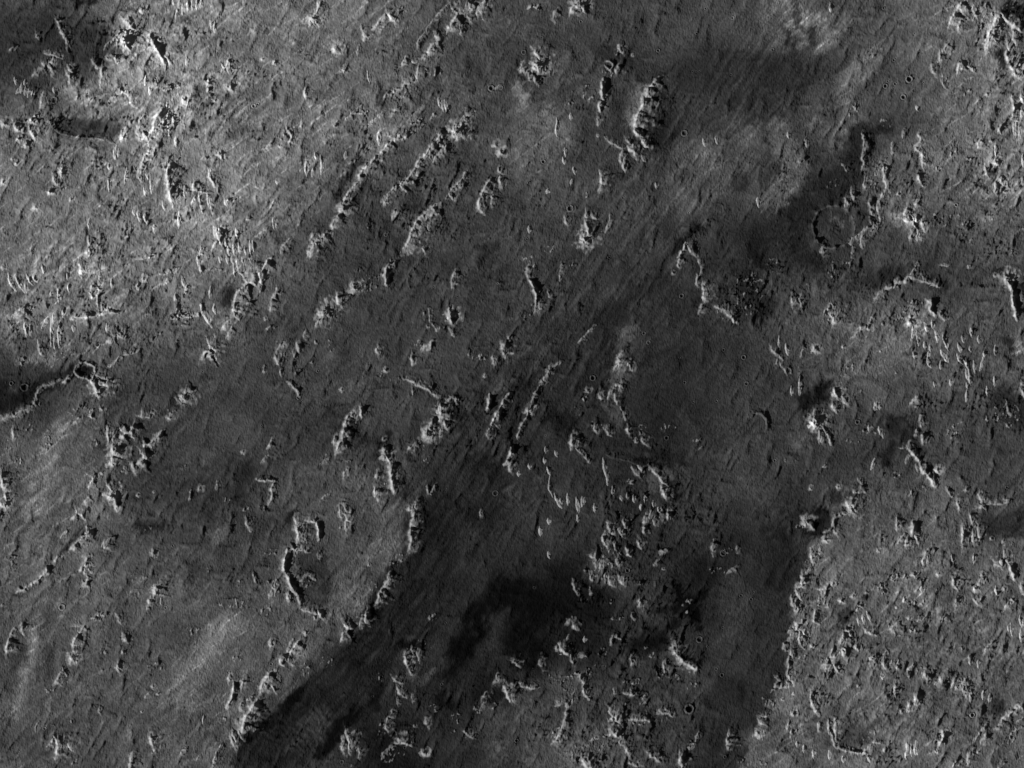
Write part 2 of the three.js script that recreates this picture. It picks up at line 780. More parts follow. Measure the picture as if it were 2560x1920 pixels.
survey(2, 1, `
r2 105,60 100,100 105,150
r3 105,150 142,210 155,260 160,312 W8 E10
r2 160,310 148,350
r2 178,300 175,345
r1 232,235 245,262
o 70,30,40,50,0
o 120,50,40,60,0
o 100,390,50,50,0
o 150,330,50,40,0
r1 318,50 308,160
o 360,70,60,50,0
r2 1088,5 1075,55 1085,75 W8
k 1040,112,14
r1 1200,15 1226,75 1212,135
r2 1198,140 1195,180
r3 1230,190 1242,230 1236,275 W6
r2 1230,315 1210,365
r2 1340,345 1360,352
r2 1375,360 1410,385 1445,432 W9
o 1380,390,70,40,30
r2 255,720 240,748 195,818 160,870 140,915 W6 E8 ; upper half of the beaded straight ridge
k 240,745,22
k 195,818,22
r2 140,915 110,998 85,1060 55,1110 35,1185 W6 E8 ; lower half of the beaded straight ridge
k 140,918,14
k 105,1000,30
r1 330,688 258,722
r1 535,440 485,500 430,555
r3 692,660 688,700 W14 ; bright tip of the dome-headed pale patch
k 690,688,28
r2 690,690 662,720
r2 760,700 770,735
k 752,700,24
r2 672,842 700,835 718,862 W6 E6
r2 695,840 692,860
r2 642,860 630,890
r2 660,905 672,945 W5
r1 700,985 722,1020 732,1060
r2 565,890 568,915
k 485,872,18
o 480,910,30,40,0
o 420,1000,50,50,0
r2 532,1100 540,1130
r2 605,1125 632,1155
r2 745,1110 752,1152
k 800,1200,14
r2 842,1190 862,1218
r3 390,1160 380,1232 W8
r1 400,1240 450,1280 500,1342
o 480,1310,40,30,40
r1 600,1282 660,1306 740,1322 830,1350 880,1362 W5 E12 B0 ; black shadowed scarp edge
r2 880,1362 930,1410 980,1468 1010,1490 W6 E14
r2 822,1352 840,1412 W8
r2 790,1395 810,1420
r3 970,1510 988,1558 W8
r1 1020,1520 1040,1560
o 740,1450,40,20,0
k 770,1470,12
o 570,1090,100,40,20
o 1020,1110,60,40,0
o 1205,1220,60,50,0
o 840,1110,60,50,0
o 1550,200,130,120,0
o 1500,330,110,60,20
r2 1530,1040 1590,1015 1640,1042 1655,1092 1640,1142 B0 W5 E7 ; dark horseshoe step
c 885,560,11
c 855,500,10
c 1502,656,13
c 1521,827,12
c 1372,607,9
c 1088,660,6
c 1120,820,9
c 1325,940,8
c 1003,1178,13
c 630,8,8
c 218,1163,6
c 420,418,5
c 1175,947,7
c 525,790,16
c 1100,258,13
c 965,835,4
g long white ripple over the speckled plate ; long white upright ripple below the black scarp edge
d 588,1310 598,1380 614,1430 616,1482 W5
d 650,1490 650,1550 W4
g curved chain of ripples ; white ripple in the long curved chain
d 225,1370 245,1420 W4
d 243,1430 240,1500 262,1562 W4
d 275,1540 292,1595 W4
d 290,1590 322,1635 W5
g upright ripple comb ; upright sand ripple in the comb east of the curved chain
d 310,1575 320,1620
d 358,1540 360,1612 W4
d 416,1560 420,1640 W4
d 420,1600 428,1659
d 452,1560 450,1620
d 464,1570 462,1600
d 530,1610 533,1659
d 785,1550 787,1592 W4
d 860,1550 858,1592 W4
d 742,1540 745,1570
d 945,1630 950,1659 W4
d 830,1615 832,1645
d 910,1590 918,1630
d 205,1310 208,1340
d 40,1400 38,1420
d 215,1240 216,1270
d 275,1270 290,1300
d 105,1355 112,1375
d 700,1560 706,1580
`);
survey(3, 1, `
r1 965,30 942,90 912,130
r3 912,128 885,155 842,175 802,198 762,215 W12 E14 ; spiky western arm of the three-armed ridge
r2 760,215 722,245 690,278 W10
r2 912,130 960,146 1012,165 1062,182 1112,200 W8 E16
k 840,172,20
k 1065,185,18
r3 1032,280 1056,310 1052,342 1082,385 W20 E10
o 920,330,90,50,-30
k 912,430,36
o 860,400,60,50,0
r2 1100,370 1125,400 1160,410
k 1540,150,46 ; white knob heading the whip-like ridge
r3 1530,128 1556,180 1585,222 W16 E12
r3 1585,222 1585,290 1596,350 1612,412 W8 E10 ; whip-like white ridge trailing south from its knob
r1 1640,240 1640,282
k 1465,125,14
r2 655,455 602,480 570,500 543,532 W9 E10 ; notched slanting ridge
k 645,465,22
r1 652,440 680,380
r2 150,258 158,322 W8
o 165,280,60,40,0
r2 205,275 205,300
o 255,210,30,50,0
r1 380,345 408,310 432,350
r2 400,380 425,400 418,435
o 400,390,70,60,0
k 300,605,28
o 290,600,70,50,20
r1 215,620 212,650
r2 25,605 45,635 W8
o 70,680,40,60,30
o 180,735,60,40,-20
r1 130,775 70,690
r3 425,860 442,900 452,915 W18 E12
k 435,895,36
r2 415,945 420,980 440,1012
r2 480,925 505,960
o 470,950,70,50,30
k 300,1085,52 ; egg-shaped brilliant white hill
r4 300,1050 315,1100 W26 E18 H45
r2 295,1020 300,1045
r2 335,1085 378,1145 402,1200 412,1228 W6 E8
r2 330,1125 330,1192
r2 345,1150 348,1200
r2 912,1205 898,1245 W10
r3 905,1245 940,1280 985,1340 W9 E14
r3 985,1340 1008,1400 1030,1420 W9 E16
r3 1030,1420 1055,1445 1080,1492 W16 E14
r1 860,1245 905,1245
r1 960,1350 965,1390
r1 905,1290 890,1330
k 1095,1392,26
o 1010,1510,60,35,0
o 840,1420,40,30,0
o 930,1530,50,40,0
r2 1005,1150 995,1212
r2 985,1060 990,1090
r1 960,1130 950,1165
r2 982,900 942,935 920,955 W6
r2 1550,990 1562,1022
o 1550,990,110,90,20
o 1450,1050,70,30,0
r2 1640,850 1652,895
k 1550,1100,14
o 1215,1130,80,50,-40
r3 510,1620 540,1610 560,1640 W18
k 535,1640,38
r2 645,1522 590,1532 540,1540 W7
r1 582,1450 615,1490
k 450,1500,16
k 270,1505,16
k 365,1362,13
r2 1370,1540 1376,1582
r2 1222,1590 1232,1640 W10
o 1240,1610,60,40,0
r2 1340,1640 1390,1620 1412,1604 1500,1610 1572,1594 W7 E14
k 1282,1515,16
r1 1150,1500 1190,1560
k 485,590,12
o 580,1200,100,25,0
o 520,740,60,50,-30
k 728,618,9
k 830,760,7
k 740,442,9
o 430,90,60,70,0
o 520,30,60,40,0
o 30,60,60,60,0
r1 1120,60 1170,65
k 1300,75,14
k 545,10,12
o 650,1130,60,60,0
o 150,1330,60,20,10
o 1620,1010,30,60,0
o 580,900,50,60,0
c 1550,1500,9
c 45,1325,9
c 582,1075,13
c 1030,480,4
g ripple field under the gullied rise ; slender wavy ripple under the gullied rise
d 935,440 938,490 925,545
d 955,470 965,510 975,580
d 1015,430 1022,470 1032,495
d 1080,480 1090,520 1096,560
d 1060,420 1066,470
d 1128,515 1145,560 1168,615
d 1118,615 1134,655 W4
d 1136,655 1162,688 W4
d 1032,655 1038,700 1056,725 W4
d 1045,580 1050,615 W4
d 1228,565 1245,625 W4
d 1255,520 1266,560
d 1305,590 1312,620
d 1225,635 1238,675 1262,702 W4
d 1270,680 1300,735 W4
d 1298,735 1308,800 W4
d 1278,735 1290,800
d 1300,780 1310,835
d 1285,825 1288,852 W4
d 1286,870 1280,942 W4
d 1330,680 1338,760
d 1392,655 1385,700 1370,740 W4
d 1118,680 1114,730
d 1465,780 1466,840
d 1310,470 1316,520
d 1360,520 1362,560
d 1075,815 1076,840
d 1180,800 1180,840
d 1415,850 1418,900
d 1470,580 1468,640
d 1150,640 1165,685
d 1395,620 1398,650
d 940,620 945,660
d 1380,690 1384,720
d 1010,560 1014,600
d 1040,620 1034,650
g wires on the western slope ; wire-like ripple above the white knob with forked tails
d 70,518 65,610 W4
d 114,570 120,610 128,642 W5
d 205,780 202,840 200,900
d 148,840 150,900
g stray slanting ripples ; stray ripple in the hollow near the dark arc
d 690,1310 665,1382 W4
d 715,1110 728,1160
d 740,1140 745,1180
d 700,950 704,990
d 690,950 690,1000
d 718,955 720,990
d 650,1100 652,1140
`);
survey(0, 2, `
c 402,617,18 ; black-floored crater with a bright rim and pale rays
r3 602,122 562,145 522,170 482,210 455,242 W10 E14 ; star-headed bright ridge
k 560,145,26
r1 562,90 562,140
r1 385,280 345,318
r3 312,352 290,395 240,440 190,475 150,500 108,520 W8 E9 ; straight spiny ridge
r1 290,395 270,430
r1 250,430 225,465
r1 440,118 405,150 390,175 W6
r2 722,168 690,188 660,215
r2 700,190 680,240
r2 580,282 550,322 546,370 566,412 W14
r2 552,322 512,382
r1 560,350 585,390
r2 580,440 568,442 538,465 W6
k 552,345,30
k 992,270,22
o 985,280,25,30,0
o 1350,368,30,30,0
k 1008,505,28
r3 1012,480 998,532 W10
r2 970,560 958,610
r1 1040,555 1042,590
r1 590,692 640,668 702,672
r2 755,675 775,712
o 660,680,80,25,-10
r2 545,735 512,790 W10
r3 510,790 480,830 470,872 W9
r2 478,870 478,900
k 462,955,36 ; star-shaped knob at the foot of a crooked ridge
r2 408,1025 372,1080 350,1112 W8
r1 405,1020 425,1060
o 330,1150,40,30,0
r2 135,735 142,772
r1 95,740 60,800
r3 58,825 45,870 38,900 W9
o 30,600,40,25,0
k 810,825,24
r2 798,795 825,845
k 798,910,15
k 770,1010,26
r2 760,985 768,1030
r2 1485,1060 1480,1092
r3 1515,1108 1508,1165 1490,1222 1470,1270 W8 E10 ; bright bent ridge
r2 1572,1088 1565,1132 W8
r4 1655,1225 1620,1290 1590,1340 1570,1390 1562,1430 W22 E36 H60 ; pale cliff edge above the black slope
r2 1500,1420 1530,1500
r2 1540,1410 1570,1470
r2 1490,1450 1520,1530
r1 1440,1500 1400,1570 1380,1640
r1 1605,1210 1640,1190
r2 1560,1240 1556,1280
r3 972,1462 982,1505 W10
r3 352,1460 380,1510 365,1582 W16
k 385,1520,34
r2 350,1465 315,1510
r1 400,1495 385,1550
r2 432,1505 455,1535
o 370,1540,60,60,0
o 350,1400,30,40,0
o 480,1600,40,50,0
o 470,1350,20,25,0
r1 945,1190 962,1170
k 988,1132,14
k 1020,1178,13
o 1005,1248,20,24,0
r2 465,42 500,10 520,12 540,45 W6
k 918,1295,9
o 90,300,50,30,0
o 85,355,40,25,0
r2 1588,40 1600,70 1612,108 W8
r1 1640,400 1652,450
o 1500,590,140,40,0
o 1560,470,40,50,0
o 1540,935,40,50,0
o 900,420,70,60,-30
r1 520,740 480,740
o 620,1270,60,30,30
o 1250,770,60,40,0
o 880,520,60,40,0
r1 640,1270 645,1300
o 850,1590,40,40,0
r2 865,1550 850,1590 838,1650
o 1050,1570,80,40,0
r1 1170,1560 1200,1530
o 1280,1580,40,40,0
o 1440,1350,40,30,0
o 290,1640,60,30,0
r1 240,1370 230,1400
o 1000,1000,80,40,0
o 30,20,60,30,0
o 690,880,50,50,-30
o 930,110,80,30,-15
c 290,1402,10
c 1195,1532,12
c 1074,619,9
c 1487,1030,8
c 145,1105,6
c 190,105,5
c 1120,218,8
c 1090,1556,8
c 752,380,5
c 124,1556,5
c 640,1618,6
c 1008,548,4
g lone rod ripple ; lone white rod-like ripple on the pale smooth mantle
d 1318,1318 1314,1370 W4
`);
survey(1, 2, `
k 268,105,28
r3 262,100 276,140 264,185 W10
r2 250,30 265,75
r2 340,60 385,62 W7
r3 390,62 402,110 404,185 W8 E8
r2 310,130 320,185
r3 265,235 225,240 195,275 180,330 190,392 W14 E9 ; upper curved wall of the hollow
r3 190,392 212,440 238,500 275,545 W14 E12 ; lower curved wall of the hollow
r2 270,540 284,605 W10
r2 310,635 362,652 402,660
r2 402,640 425,690 W9
r2 265,215 255,245
r2 265,240 302,250 342,262
r1 400,270 405,300
o 400,670,60,35,0
r1 288,440 340,408 385,442 W6
o 330,460,60,30,0
r2 540,0 545,25
r2 565,5 590,42 585,62
r2 575,65 580,112 W8
o 560,95,35,20,0
r4 1008,0 1025,38 1000,92 W14 E22 H40 ; upper pale cliff facing the dark sand valley
r4 1000,92 1000,160 998,222 985,248 W12 E24 H40 ; straight pale cliff on the plateau edge
o 935,300,40,40,-30
o 890,340,40,30,0
r3 862,388 852,450 825,490 W9 E22
r3 822,490 798,530 780,595 W9 E26
r3 715,635 710,705 W9 E22
r2 690,670 670,740 W9 E20
o 690,690,50,60,0
r3 640,745 585,770 548,830 W8 E28 ; scalloped cliff edge
o 600,770,60,30,-35
k 318,790,14
r3 275,835 222,900 W10 E24
r3 195,925 152,955 165,985 W9 E22
r2 205,950 230,990
r1 230,830 200,900
o 200,950,60,40,-40
r3 95,1035 62,1080 25,1160 W14 E26
r2 100,1130 120,1165
o 100,1100,90,60,-40
r2 95,830 90,870 W6
o 110,470,50,50,0
r1 125,440 122,540
r2 210,520 205,560
o 220,540,40,40,0
o 50,640,60,50,0
o 90,260,90,30,-10
r1 95,510 85,545
o 320,1010,50,60,0
o 460,970,60,50,0
o 1000,930,65,60,0
r3 965,920 975,990 W8
r2 1040,900 1055,965
r2 1010,890 1020,940
r2 980,1000 1005,1050
o 915,1090,50,30,20
r2 890,1080 940,1110 W7
r2 912,1130 945,1185 965,1200 W9
o 930,1165,40,40,40
r1 1010,1195 1010,1220
o 780,1080,60,50,0
r1 915,1210 918,1250
r3 1600,1125 1625,1170 1640,1215 W9
r2 1640,1195 1655,1215
r2 1560,1050 1558,1085 1540,1100 W6
o 1560,1100,40,50,0
r2 880,1290 868,1330
r2 860,1330 835,1380
o 830,1400,50,60,-30
o 800,1460,30,40,0
r3 578,1425 600,1480 598,1550 W7
r2 600,1430 612,1500
r3 555,1490 560,1545 W8
o 650,1530,25,40,0
r2 660,1520 670,1590
r3 915,1500 955,1490 990,1512 W8
o 950,1500,50,25,0
r1 905,1520 865,1530 830,1560 812,1600 W6
k 1085,1565,26
o 1080,1560,50,25,20
r1 1000,1460 1010,1490
o 900,1560,70,40,0
r2 1490,1170 1470,1200
r1 1470,1240 1450,1285
o 1530,1250,40,30,0
o 1390,1450,60,30,0
r2 1350,1430 1405,1465 W7
o 1270,1420,40,25,20
o 1300,1340,50,60,0
r2 1100,1350 1102,1362
o 1150,1270,70,30,0
k 1025,1388,12
o 1060,1390,60,20,0
o 1440,1260,60,50,-40
o 580,1640,80,20,0
o 850,1600,60,30,0
r1 1450,0 1450,20
o 1060,850,80,30,0
o 1150,670,50,40,0
r2 840,1380 848,1405
k 730,345,11
o 760,480,40,60,0
c 1205,1115,8
c 868,970,7
c 668,1180,5
c 558,1620,12
c 1228,718,7
c 965,1525,9
c 100,985,9
c 757,1193,5
c 748,145,5
c 1135,884,5
`);
survey(2, 2, `
r3 618,88 628,115 640,135 W6
r2 690,120 712,150 W6
r3 588,155 590,190 602,215 W6
r3 740,235 750,262 762,280 W9 E16
r2 815,180 832,232 W8
r2 858,90 852,120 866,142 W6
r2 510,288 545,296 W10
r2 540,300 538,335
r2 570,330 572,368
o 520,300,40,20,0
r1 660,195 672,250
r2 680,300 682,335
o 640,300,130,90,20
o 600,420,150,60,20
r1 600,400 600,440
r2 632,435 640,465
r2 690,425 712,460 W6
r1 508,400 510,430
r2 388,450 402,490 420,530 W5
o 460,575,50,25,0
o 640,580,50,20,-30
r1 500,500 502,535
r2 820,570 822,615 W8
o 880,460,100,25,0
r2 380,688 355,712 W8
r2 395,725 412,758 W9
r1 365,795 350,820
r2 638,862 642,825 672,808 702,822 W8 E9 ; pale crescent-shaped ridge
k 290,885,20
r3 318,885 340,910 W14
k 330,900,26
r2 378,910 385,970 W9
o 590,915,40,40,-40
o 460,940,40,20,0
r2 450,945 480,935
o 570,1000,60,25,0
o 490,1030,40,30,0
r2 0,968 25,975 38,995 W6
r2 175,965 180,990
o 140,1015,40,20,0
o 350,1080,120,30,-15
r2 45,1110 90,1138 175,1140 W8
o 130,1120,90,25,0
r2 450,1045 440,1075 462,1110
r2 462,1130 470,1175 492,1212 W9
r2 285,1255 350,1240 352,1275 W8
r2 352,1270 345,1320 322,1400 W8
r2 322,1400 290,1465 255,1495 W9
o 360,1160,50,60,0
o 290,1440,60,60,-30
o 380,1225,60,40,0
o 270,1060,40,40,0
r3 1040,870 1050,905 W14 ; tip of the wedge-shaped mesa
r3 1050,905 1090,950 1140,990 1212,1022 W22 E9 H26 ; sharp shadowed north-east edge of the wedge-shaped mesa
k 1045,890,20
o 1170,1005,60,20,10
o 920,925,60,25,0
r2 770,945 770,975
o 790,970,40,15,0
o 860,880,30,15,0
r2 978,990 985,1025
o 965,1040,40,60,0
o 1060,1070,60,25,0
o 1170,1120,60,40,0
o 790,1100,120,30,0
r2 735,1178 790,1185 W7
k 770,1172,16
r1 860,1185 852,1205
o 870,1240,50,30,0
o 720,1255,60,25,-15
r1 660,1150 662,1170
o 650,1290,20,40,0
r3 640,1340 665,1330 685,1360 W8
o 650,1360,50,40,0
r2 760,1345 820,1345 890,1355 W9
o 830,1360,90,30,0
r2 950,1310 1000,1300 1040,1325 W6
o 980,1340,50,30,0
r3 632,1440 660,1435 680,1452 W9
o 660,1420,60,25,0
r2 700,1500 735,1530 760,1590 W9
o 740,1560,30,60,-20
r3 470,1630 490,1650 W14
k 478,1640,24
o 430,1570,120,60,0
o 560,1500,90,80,0
r2 895,1580 910,1590
r2 925,1590 940,1605
r2 780,1640 810,1645 W8
o 880,1470,40,20,0
r3 1085,1590 1090,1640 W9
o 1100,1640,50,25,0
k 1150,1522,18
r1 1190,1460 1205,1430
o 1180,1480,40,40,-40
r3 1396,1458 1392,1512 W9
o 1500,1510,40,25,-20
o 1590,1440,60,60,0
k 1590,1440,26
r2 1605,1350 1625,1370 W10
r2 1615,1330 1655,1320 W9
o 1620,1350,40,50,0
o 1640,1220,25,40,0
o 1550,1170,30,15,-20
o 1620,1640,50,30,0
o 1480,1610,30,30,0
r2 1300,195 1298,265 W7
r1 1455,235 1458,262
r2 1440,352 1405,380 W4
o 1400,250,50,25,0
o 1340,380,80,30,0
r2 720,60 732,100
o 770,30,40,30,0
r2 860,20 850,65 W6
r2 962,2 962,38 W7
r2 1005,5 1008,38 W7
r2 915,50 922,85 W6
r2 890,10 890,40
r1 940,310 920,345 W6
r2 965,255 990,240
o 950,330,40,30,0
o 1140,590,40,30,0
k 1143,578,12
k 1105,605,8
k 1130,650,8
k 820,590,12
o 690,690,60,20,0
r1 775,670 785,692
o 700,20,60,30,0
k 975,370,9
c 750,378,13
c 1370,265,17
c 1485,541,9
c 1550,564,9
c 1362,1056,12
c 1325,1017,9
c 1380,1586,9
c 30,1480,11
c 145,490,8
c 1368,748,7
c 1215,825,18
c 1150,1275,27
c 1268,872,6
c 1568,520,6
c 1195,808,6
g stray hooks on the dim plain ; short hook-shaped ripple under the curved ripple chain
d 232,258 236,285 245,302 W4
d 176,100 180,152
d 232,45 234,75
d 422,20 424,60 W4
d 465,815 466,840
`);
survey(3, 2, `
r3 238,45 268,78 295,115 W20 E10 ; bright shoulder
k 235,70,36
o 230,100,60,30,0
r2 520,5 470,22 432,42 412,90 W7 E9 ; curled upper scarp of the dark bay
r2 412,95 395,120 360,130 W8 E8
r2 430,115 435,130
k 365,182,22
r4 935,65 938,110 928,155 W16 E14 H40 ; white spire hill
r2 905,160 895,190 890,215 W9
r2 955,155 965,195
r2 870,155 850,180
o 920,190,70,50,0
r2 832,45 832,110
k 712,250,13
r2 275,255 285,300 300,330 W8
o 285,320,70,40,0
r1 330,240 330,270
r1 275,350 245,395
r1 255,370 225,410
r3 215,415 220,465 W10
k 218,462,24
r2 240,475 180,490 W5
r2 178,490 192,535 215,572 W5
o 160,590,30,60,0
r2 150,555 160,610
r2 180,590 172,640
k 188,752,30 ; flower-shaped knob
r2 188,745 200,780 205,860 W7
r2 180,765 155,800 120,830 W7
r2 200,755 240,800
r2 175,745 140,770
o 190,770,80,60,0
r2 105,848 100,875 122,895 W7
r2 145,890 150,925
r2 135,930 130,1000 125,1065 W7 E8 ; pale lip of the plateau beside the dim plain
r2 130,1060 145,1090 W6
o 140,1080,30,30,0
r2 90,1088 55,1100 45,1130 W6
r2 80,1138 155,1130 W6
o 30,1155,50,20,-15
k 160,1180,9
k 90,1215,10
o 20,1245,25,50,0
k 160,1310,20
r1 130,1375 125,1395
r1 150,1420 148,1460
o 165,1400,30,80,0
r2 302,630 300,700 312,720 W6
o 365,580,60,60,0
r2 340,500 370,500
o 355,520,30,40,0
k 415,470,18
k 548,548,18
k 472,578,20
k 280,870,16
r1 200,850 235,890
o 215,940,60,25,0
o 840,425,70,45,0
o 740,490,50,40,20
k 750,520,14
k 635,520,13
o 680,490,30,25,0
k 940,408,18
k 1098,405,18
o 1010,440,40,20,0
r2 1195,445 1215,495 W6
o 1250,460,30,20,0
o 1095,510,20,40,0
k 600,612,18
r1 600,610 570,640
r3 492,790 468,832 W9
r3 508,765 532,800 W9 E9
k 490,810,26
r1 550,745 530,765
c 585,872,21
r2 565,855 570,885 590,895 W6
r2 395,955 345,1005 W8
r2 375,965 368,1015
r2 430,985 432,1010 452,1038 W6
r2 412,905 408,945 W8
r2 480,900 490,930 W7
o 440,920,70,30,-20
o 380,970,50,40,-40
r1 772,898 740,925
r2 705,940 690,950
r1 660,948 700,965 W8
r2 740,955 745,990 762,1020
o 940,600,120,30,-15
k 880,575,14
k 992,598,14
k 830,620,9
r2 855,700 820,735 780,762 W10
o 820,720,70,35,-40
r2 630,765 660,780 695,800 W8
o 840,790,50,15,0
k 910,690,15
r2 1015,685 980,700 W8
r2 1158,670 1125,695 W8
k 930,770,14
o 860,800,40,12,0
k 1342,495,26 ; tiny bow-tie knob with dark wings
r2 1388,420 1355,475
k 1385,410,16
r2 1225,570 1215,600
r2 1582,555 1560,590 1535,612 W8
r2 1340,575 1362,600
r2 1470,330 1485,345
r3 1490,330 1530,305 1555,330 W9
r3 1555,330 1578,380 1600,445 W7 E12 ; bent white ridge
o 1500,330,50,30,0
k 1530,500,16
r2 1640,460 1645,520
r2 1035,235 1012,290 1003,355 W6 E7
r1 1030,280 1028,330
o 970,320,30,30,-30
r2 1305,15 1320,70 W7
r2 1262,75 1258,140 1254,215 W7
r2 1352,70 1365,120 1362,170 W7
o 1340,110,60,50,0
r2 1325,150 1325,180
k 1445,175,14
k 1520,190,14
o 1560,220,50,40,0
r2 1290,1068 1262,1110 1218,1140 W8 ; jagged slanting ridge
k 1222,1138,22
r1 1308,1110 1310,1225 W5
r2 1262,1140 1268,1165
r2 1122,1070 1115,1095
r1 1115,1090 1078,1115
r2 1205,1085 1195,1110
o 1160,1090,70,25,0
r1 1200,1090 1260,1100
k 1135,1450,28
r3 1148,1438 1130,1470 1110,1512 W9 E10 ; small bright cone
k 1090,1555,14
r2 912,1225 905,1290 W9
k 862,1295,16
r2 950,1180 952,1260 W6
o 890,1290,50,40,0
r2 390,1345 400,1440 W7 E7
r2 400,1400 425,1490 440,1525 W7 E9
r2 430,1350 440,1500
r2 450,1525 500,1545 560,1560 612,1562 W7 E9 ; southern rim of the round basin
r2 612,1562 650,1528 682,1488 W8 E9
r1 682,1490 715,1500
o 640,1450,60,40,-30
o 520,1530,50,20,0
r2 275,1180 285,1240 300,1290 W6
o 310,1220,50,50,0
r1 300,1270 322,1320
r1 330,1380 325,1420
k 750,1545,12
r2 820,1110 822,1175 W8
r1 945,980 905,1020
o 1000,1040,60,50,0
r1 905,1030 910,1065
r2 1012,1040 1020,1070
r1 840,970 830,1010
k 580,1130,10
o 830,980,60,40,0
r3 1655,1240 1600,1285 1555,1310 1520,1345 W12 E12 ; broad diagonal ridge in the lower corner
r2 1520,1340 1500,1380 1470,1410 W9
r1 1655,1395 1600,1420 1555,1450
r1 1425,1365 1372,1430 1328,1485 W6
r2 1408,1440 1385,1500 W8
r1 1335,1530 1290,1575
r2 1310,1545 1290,1620 W6
k 1360,1555,14
o 1230,1620,60,40,0
o 1510,1630,60,30,-30
o 1560,1480,70,40,-40
o 1200,1640,50,20,0
r1 1655,1330 1620,1350
k 1445,900,8
r2 1415,880 1405,900
o 1250,900,40,30,-30
r1 1300,930 1310,985
c 1325,1315,14
g ribs on the knob apron ; short rib-like ripple on the knob apron
d 578,690 590,735 W4
d 608,670 622,725 W4
d 638,645 660,708 W4
g comb of ripples at the bottom ; upright ripple in the comb east of the round basin
d 895,1490 900,1560
d 958,1480 955,1520 965,1570
d 925,1500 928,1580
d 945,1510 952,1570
d 890,1550 892,1600
d 640,1560 655,1620
g ripples by the eastern slope ; white ripple on the pale slope near the eastern edge
d 1632,670 1630,700 1642,740 W4
d 1570,720 1580,800 W4
d 1635,760 1636,842 W4
d 1650,700 1655,735
d 1555,735 1556,770
d 1475,478 1475,510 1488,545 W4
d 1360,960 1360,1010
d 1310,950 1308,985
d 1390,1160 1388,1210
d 1435,1180 1430,1230
d 1190,275 1192,320
d 1332,270 1332,332
g wisps over the southern plain ; faint upright ripple on the southern plain
d 325,1360 325,1415
d 290,1540 292,1590
d 392,1550 396,1600
d 230,1510 228,1550
d 185,1490 185,1515
d 480,1590 485,1620
d 735,1040 736,1080
d 990,490 990,510
`);

// ---------------------------------------------------------------- the ground: soils
// Reflectance of the soil as a grid of survey points every 128 photograph pixels (sand dark, dust pale), read between them with wandering borders.
const SOIL = [
  '65 76 106 116 111 106 101 90 75 70 70 60 65 68 70 85 72 80 91 81',
  '55 86 123 119 106 101 94 85 80 65 62 70 55 55 50 55 65 72 91 101',
  '90 96 116 119 106 106 98 90 72 72 85 60 55 60 70 65 80 65 94 101',
  '100 101 106 106 111 106 81 70 65 62 75 65 65 80 72 50 55 85 91 106',
  '100 106 106 116 111 86 68 60 62 60 65 60 60 55 48 38 52 70 68 81',
  '100 111 101 101 91 81 64 60 60 58 62 55 50 48 50 60 62 60 58 71',
  '93 90 85 85 77 65 62 60 62 60 58 45 48 45 55 70 85 90 75 72',
  '45 70 65 65 62 68 66 66 60 52 45 42 42 42 58 60 78 75 72 72',
  '75 80 65 62 68 60 55 62 50 45 42 45 38 45 58 60 62 52 66 60',
  '85 90 65 55 55 68 75 68 45 45 52 48 45 50 62 52 67 72 77 67',
  '88 85 72 65 62 65 72 55 38 42 48 48 45 45 42 48 80 87 84 77',
  '82 85 80 75 68 80 68 45 35 42 25 25 52 30 45 45 74 90 87 84',
  '75 78 75 75 80 72 55 40 42 45 30 26 46 46 58 51 84 80 84 87',
  '78 78 75 85 80 70 35 45 42 30 53 63 56 53 63 61 87 82 84 82',
  '75 72 75 80 75 45 48 25 40 45 63 73 63 58 68 81 87 87 87 82',
].map((r) => r.split(' ').map(Number));
// Sheets of sand and dust with a border of their own: photograph x,y along the middle, half width, tone, border width.
const SHEETS = [];
const sheet = (tone, r, soft, text) => SHEETS.push({ tone, r, soft, p: text.split(' ').map((q) => q.split(',').map(Number)) });
sheet(64, 52, 12, '1330,1765 1400,1730 1480,1760'); sheet(72, 50, 18, '1330,1875 1520,1870'); sheet(54, 56, 12, '1600,1745 1680,1722'); sheet(56, 48, 12, '1640,1832 1680,1800');
sheet(86, 70, 20, '2090,1400 2050,1484 2050,1570 2040,1680 2010,1730 1960,1830 1930,1910'); sheet(44, 74, 5, '1952,1330 1940,1400 1898,1484 1898,1565 1888,1676 1858,1716 1810,1815 1782,1890');
sheet(80, 45, 25, '975,1290 960,1370 905,1430 880,1490 810,1560 690,1660 590,1760 520,1850'); sheet(35, 58, 6, '1092,1290 1077,1375 1012,1470 988,1540 925,1640 790,1757 690,1852 640,1915');
sheet(48, 65, 40, '30,110 130,80 210,120'); sheet(18, 9, 10, '190,5 235,2'); sheet(62, 23, 7, '150,312 210,322 280,320'); sheet(125, 18, 12, '368,118 395,148');
sheet(55, 28, 20, '235,90 255,130'); sheet(118, 16, 14, '160,225 235,255'); sheet(120, 14, 12, '330,150 420,200'); sheet(118, 10, 12, '340,630 440,615 520,640');
sheet(50, 8, 8, '1085,60 1050,110'); sheet(58, 10, 8, '955,240 950,262'); sheet(45, 16, 10, '1172,325 1160,345'); sheet(48, 12, 8, '1020,515 1045,522'); sheet(48, 16, 12, '905,465 870,530');
sheet(102, 18, 18, '870,425 930,360 1040,290'); sheet(100, 22, 16, '760,440 820,400'); sheet(46, 8, 8, '900,400 860,450 840,500');
sheet(45, 22, 16, '1500,125 1560,150'); sheet(28, 16, 12, '1642,225 1632,290 1612,320'); sheet(40, 30, 20, '1650,260 1662,330 1640,350'); sheet(88, 20, 16, '1590,240 1580,300');  // includes lee shade and sunlit slope of the white-crested scarp, painted as tone
